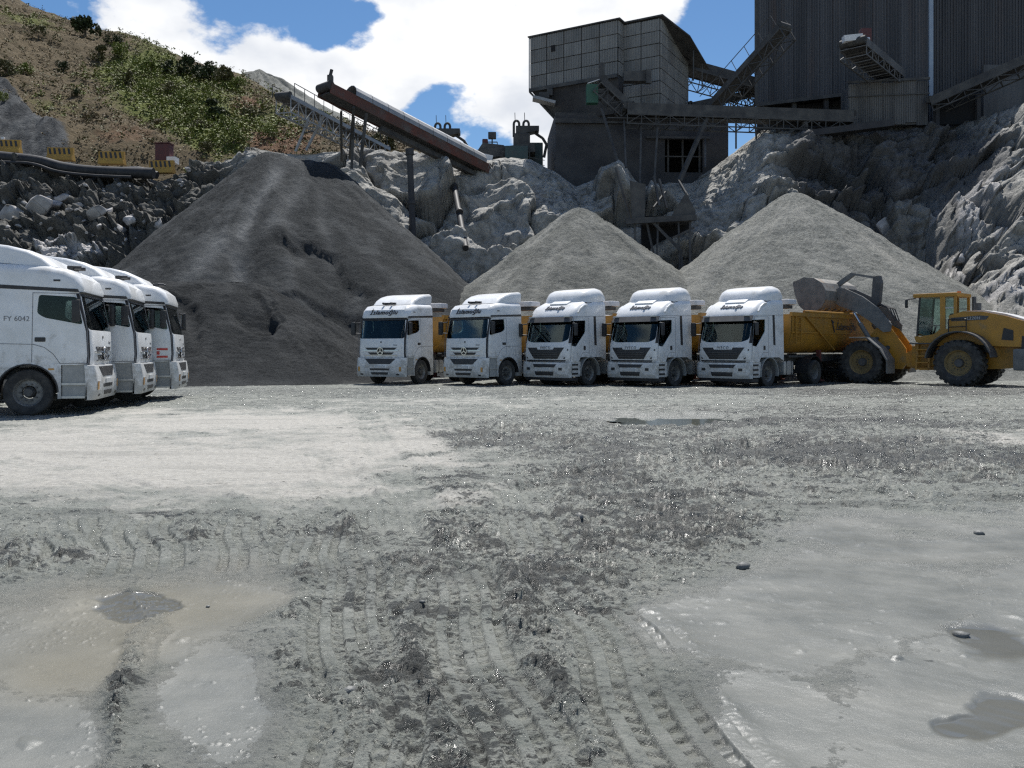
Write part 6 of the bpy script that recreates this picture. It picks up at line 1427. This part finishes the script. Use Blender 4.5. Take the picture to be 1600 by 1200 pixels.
def tipper_trailer(label, lettering=False, group=None):
    """origin on the ground below the front of the body, +Y forward"""
    root = thing('tipper_trailer', label, 'trailer', group=group)
    L_ = 8.4; zt = 2.92; rb = .95
    sec = [(-1.24, zt)] + [(-1.22, 2.2)] + [(-1.20 * math.cos(R(a)) if False else (-1.20 + (1 - math.cos(R(a))) * .80), 2.2 - math.sin(R(a)) * .88) for a in range(15, 91, 15)]
    sec = sec + [(-x, z) for x, z in sec[::-1]]
    inn = [(x * .955, z + (.05 if z < zt else 0)) for x, z in sec][::-1]
    m = MB(); m.prism(sec + inn, -L_, 0, 'Y'); body = m.build('tipper_body', YEL, root, True, 25)
    fw = MB(); fw.prism(sec, -.06, .03, 'Y'); fw.build('front_wall', YEL, root)
    rw = MB(); rw.prism([(x * 1.01, z) for x, z in sec], -L_ - .06, -L_ + .02, 'Y'); rw.build('tailgate', YEL, root)
    for sg in (-1, 1):
        t = MB(); t.box((sg * 1.25, -L_ / 2, zt), (.13, L_ + .1, .16)); t.build('top_rail', YEL, root)
        t = MB(); t.box((sg * 1.235, -L_ / 2, 2.18), (.05, L_ - .1, .06)); t.build('side_rib', YEL, root)
        ld = MB(); ld.beam((sg * 1.29, -.28, 1.7), (sg * 1.29, -.28, 2.9), .04); ld.beam((sg * 1.29, -.68, 1.7), (sg * 1.29, -.68, 2.9), .04)
        for k in range(5): ld.beam((sg * 1.29, -.28, 1.76 + .26 * k), (sg * 1.29, -.68, 1.76 + .26 * k), .03)
        ld.build('ladder', CHASSIS if sg > 0 else YEL, root)
        b = MB(); b.beam((sg * 1.30, -1.1, 2.85), (sg * 1.27, -3.6, 1.45), .06); b.build('brace', YEL, root)
        lg = MB(); lg.box((sg * .92, -2.9, .95), (.16, .16, 1.0)); lg.box((sg * .92, -2.9, .46), (.12, .12, .6)); lg.box((sg * .92, -2.9, .14), (.34, .34, .05)); lg.build('landing_leg', REDOX, root)
        mg = MB(); mg.box((sg * .98, -6.6, 1.17), (.5, 3.6, .04)); mg.build('mudguard', BLACKPL, root)
        for k in range(3): wheel(root, (sg * 1.0, -5.4 - 1.25 * k, .515), sg, w=.36)
    c = MB()
    for sg in (-1, 1): c.box((sg * .45, -4.2, 1.10), (.12, 8.0, .30)); c.beam((sg * .62, -3.4, 1.3), (sg * .62, -3.4, 1.0), .3, .3)
    for y in (-.6, -2.9, -4.6, -7.9): c.box((0, y, 1.08), (1.0, .14, .2))
    for k in range(3): c.tube((-.95, -5.4 - 1.25 * k, .515), (.95, -5.4 - 1.25 * k, .515), .08)
    c.box((0, -1.4, 1.18), (1.6, 1.6, .08)); c.build('chassis', CHASSIS, root)
    tp = MB(); tp.bbox((0, -.10, 3.42), (2.5, .62, .22), .07); tp.build('tarp_housing', TARP, root, True)
    tp = MB(); tp.box((0, -.05, 3.22), (2.3, .4, .14)); tp.build('tarp_bracket', BLACKPL, root)
    hy = MB(); hy.tube((0, .22, 1.2), (0, .22, 3.0), .11, 12); hy.box((0, .22, 2.1), (.34, .2, 1.5)); hy.build('tipping_ram', CHASSIS, root)
    ft = MB(); ft.tube((-1.26, -1.0, zt + .13), (-1.26, -L_, zt + .13), .06, 8); ft.build('rolled_cover', YEL if lettering else TARP, root)
    if lettering:
        Mt = Matrix.Translation((-1.262, -4.75, 2.46)) @ Matrix.Rotation(R(-90), 4, 'Z') @ Matrix.Rotation(R(90), 4, 'X')
        text_obj('lettering', 'İslamoğlu', .46, INK, root, Mt, .28, ext=.004)
        lg = MB(); lg.beam((-1.265, -3.68, 2.22), (-1.265, -3.45, 2.72), .07, .01, up=(1, 0, 0)); lg.beam((-1.265, -3.62, 2.64), (-1.265, -3.38, 2.74), .06, .01, up=(1, 0, 0)); lg.build('swoosh_logo', INK, root)
    return root

def park(o, corner_u, corner_Y, theta, W=2.46, dz=0.0):
    """front-left corner of the cab (its left side faces the camera) on the ground"""
    c = Vector(((corner_u - 800) / F * corner_Y, corner_Y, 0)); rz = math.pi - R(theta)
    Rm = Matrix.Rotation(rz, 3, 'Z'); o.location = c - Rm @ Vector((-W / 2, -.12, 0)) + Vector((0, 0, dz)); o.rotation_euler = (0, 0, rz); return o
def hitch(t, truck, back=3.05):
    Rm = Matrix.Rotation(truck.rotation_euler.z, 3, 'Z'); t.location = truck.location + Rm @ Vector((0, -back, 0)); t.rotation_euler = truck.rotation_euler.copy(); return t
for (u, v, Y, lab, tl) in ((12, 238, 66.5, 'yellow and black striped barrier carrying a small white lamp', 4), (95, 250, 67, 'yellow and black striped barrier midway along the bench road', 3), (175, 256, 67.3, 'yellow and black striped barrier close to the red cabin', 3), (253, 270, 67.6, 'half-buried striped barrier right below the dark red cabin', -4)):
    b = barrier(u, v, Y, lab, tl)
    if u == 12: m = MB(); m.bbox((-.35, 0, 1.12), (.22, .18, .22), .06); m.build('lamp', WHITEB, b, True)
o0 = P(257, 252, 69); rc = thing('site_cabin', 'dark red sheet-metal box on the bench road beside the slope', 'cabin', o0)
m = MB(); m.bbox((0, 0, .65), (1.15, .9, 1.35), .04); m.build('body', DKRED, rc); m = MB(); m.box((.75, -.2, .0), (.7, .8, .5)); m.build('plinth', WHITEB, rc); m = MB(); m.box((0, 0, 1.38), (1.25, 1.0, .06)); m.build('lid', DKRED, rc)
def pipe_run(name, label, pts, r, Y):
    pp = [P(u, v, Y if len(q_) == 0 else q_[0]) for u, v, *q_ in pts]
    # smooth the run
    out = []
    for i in range(len(pp) - 1):
        p0 = pp[max(i - 1, 0)]; p1 = pp[i]; p2 = pp[i + 1]; p3 = pp[min(i + 2, len(pp) - 1)]
        for t in [k / 6 for k in range(6)]: out.append(.5 * ((2 * p1) + (p2 - p0) * t + (2 * p0 - 5 * p1 + 4 * p2 - p3) * t * t + (3 * p1 - p0 - 3 * p2 + p3) * t ** 3))
    out.append(pp[-1]); m = MB(); m.path(out, r, 12); o = m.build(name, HDPE, None, True, 50); tag(o, label, 'pipe'); return o
pipe_run('water_pipe', 'thick black plastic pipe lying along the edge of the bench road', [(-160, 228), (0, 245), (60, 252), (100, 262), (150, 268), (240, 271)], .42, 64.6)
pipe_run('water_pipe', 'thin black hose sagging below the thick pipe', [(-160, 246), (0, 253), (50, 256), (90, 268), (140, 274), (205, 277)], .12, 64.0)
pipe_run('water_pipe', 'short pale-edged pipe sticking out of the bank below the thick pipe', [(113, 300, 62.6), (152, 276, 64.6)], .16, 64)
pipe_run('water_pipe', 'second thick black pipe disappearing into the rubble by the red cabin', [(120, 264), (180, 268), (215, 266), (246, 274)], .30, 65.4)
BOULD = surf('pale_boulder', (.25, .24, .235), (.42, .405, .39), 1.2, .85, bump=.5, bscale=4, c3=(.16, .155, .15), s3=.9, lo3=.58, hi3=.7, objvar=.12)
def boulder_mesh(seed, flat=.7):
    rng = np.random.default_rng(seed); bm = bmesh.new()
    for i in range(26): d = rng.normal(size=3); d /= np.linalg.norm(d); d *= .75 + .35 * rng.random(); bm.verts.new((d[0] * 1.1, d[1] * .8, d[2] * flat))
    bmesh.ops.convex_hull(bm, input=list(bm.verts)); bmesh.ops.delete(bm, geom=[v for v in bm.verts if not v.link_faces], context='VERTS')
    bmesh.ops.bevel(bm, geom=list(bm.edges), offset=.05, segments=1, affect='EDGES'); me = bpy.data.meshes.new('boulder'); bm.to_mesh(me); bm.free(); me.materials.append(BOULD); return me
BM = [boulder_mesh(i, .5 + .08 * i) for i in range(6)]
BIG = [(60, 325, 62, .8, 'biggest pale cracked boulder in the rubble bank, above the numbered lorry'), (18, 335, 34, 1.2, 'pale slab at the end of the rubble bank'), (98, 310, 22, .8, 'pale boulder in the rubble bank next to the biggest one'), (86, 320, 36, .6, 'broken pale boulder half hidden behind the biggest one'), (145, 335, 50, .55, 'broad flat pale slab lying in the middle of the rubble bank'), (125, 322, 13, 1., 'small bright block resting above the broad flat slab'), (172, 330, 36, .8, 'tilted pale slab beside the broad flat slab'), (205, 345, 30, .9, 'pale slab at the foot of the rubble bank by the dark heap'), (190, 358, 24, .8, 'lower pale block by the dark heap'), (250, 350, 20, 1.2, 'pale rock leaning against the dark heap'), (108, 330, 18, .7, 'pale block wedged between two larger slabs'), (155, 355, 18, .6, 'flat pale rock below the broad slab')]
rb_ = random.Random(3)
def lay(u, v, px, fl, label, group=None, bury=.35):
    p, n = hit(ROCK_BVH, u, v)
    if p is None: return
    o = bpy.data.objects.new('boulder', BM[rb_.randrange(6)]); COL.objects.link(o); s = px / F * p.y / 2
    o.scale = (s * 1.2, s * .7, s * fl * 1.15); o.location = p + n * s * (.5 - bury) * (1 if n.y < 0 else -1); o.rotation_euler = (rb_.uniform(-.5, .5), rb_.uniform(-.5, .5), rb_.uniform(0, 6.28)); tag(o, label, 'boulder', group)
for b in BIG: lay(*b, group='pale boulders in the rubble bank')
for i in range(46): lay(rb_.uniform(0, 235), rb_.uniform(285, 395), rb_.uniform(5, 11), rb_.uniform(.6, 1), 'small pale stone scattered among the slabs of the rubble bank', 'small stones in the rubble bank', .2)
for i in range(14): lay(rb_.uniform(255, 300), rb_.uniform(262, 300), rb_.uniform(5, 10), 1, 'small rock below the red cabin', 'small rocks below the cabin', .2)
for (u, v, px, lab) in ((1385, 355, 30, 'pale block beside the big pale heap'), (1500, 405, 24, 'cracked pale block low on the right rock face')): lay(u, v, px, 1.1, lab, 'blocks on the right rock face', .45)
# ------------------------------------------------------------------ the right-hand row
a1 = truck_axor('white lorry with flat-topped roof deflector parked beside the tall dark heap', name=True)
park(a1, 636, 35.6, 26)
a2 = copy_tree(a1); a2['label'] = 'white lorry with flat-topped roof deflector parked beside the rounded-roof lorries'; park(a2, 764, 34.5, 40)
i1 = truck_iveco('white rounded-roof lorry hitched to the lettered yellow trailer being loaded'); park(i1, 1176, 33.0, 47, 2.48)
i2 = copy_tree(i1); i2['label'] = 'white rounded-roof lorry parked between the two other rounded-roof lorries'; park(i2, 1029, 33.6, 45, 2.48)
i3 = copy_tree(i1); i3['label'] = 'white rounded-roof lorry parked next to a flat-deflector lorry'; park(i3, 893, 34.2, 42, 2.48)
t5 = tipper_trailer('yellow half-round tipper trailer with dark lettering, under the loader bucket', True); hitch(t5, i1)
t0 = tipper_trailer('orange yellow tipper trailer behind the lorry nearest the dark heap'); hitch(t0, a1)
for trk, lab in ((a2, 'yellow tipper trailer behind the second flat-deflector lorry'), (i3, 'yellow tipper trailer behind the rounded-roof lorry next to the flat-deflector lorries'), (i2, 'yellow tipper trailer with pale tarp housing behind the middle rounded-roof lorry')):
    t = copy_tree(t0); t['label'] = lab; hitch(t, trk)
# ------------------------------------------------------------------ the left-hand row
gam = 14.0; rzL = -R(90 - gam); RL = Matrix.Rotation(rzL, 3, 'Z')
l1 = truck_axor('white lorry numbered FY 6042 on its flank, standing foremost of three', number='FY 6042', name=False, near=1)
l2 = truck_axor('white lorry standing between the numbered lorry and the red-stickered lorry', name=False, near=1)
l3 = truck_axor('white lorry with a red sticker on its door, beside the dark mound', sticker=True, name=False, near=1)
c0 = Vector((-9.58, 19.55, 0))
for k, l in enumerate((l1, l2, l3)):
    c = c0 + Vector((-.12 * k, 2.72 * k, 0)); l.location = c - RL @ Vector((1.23, 0, 0)); l.rotation_euler = (0, 0, rzL)
ld = loader('yellow wheel loader raising its bucket over the lettered trailer')
# rear-left wheel and front-left wheel positions on the ground give the pose
wr = Vector(((1497 - 800) / F * 34.2, 34.2, 0)); wf = Vector(((1345 - 800) / F * 37.0, 37.0, 0))
d = (wf - wr).normalized(); rzl = math.atan2(-d.x, d.y); ld.rotation_euler = (0, 0, rzl)
ld.location = wf - Matrix.Rotation(rzl, 3, 'Z') @ Vector((-1.5, 0, 0))
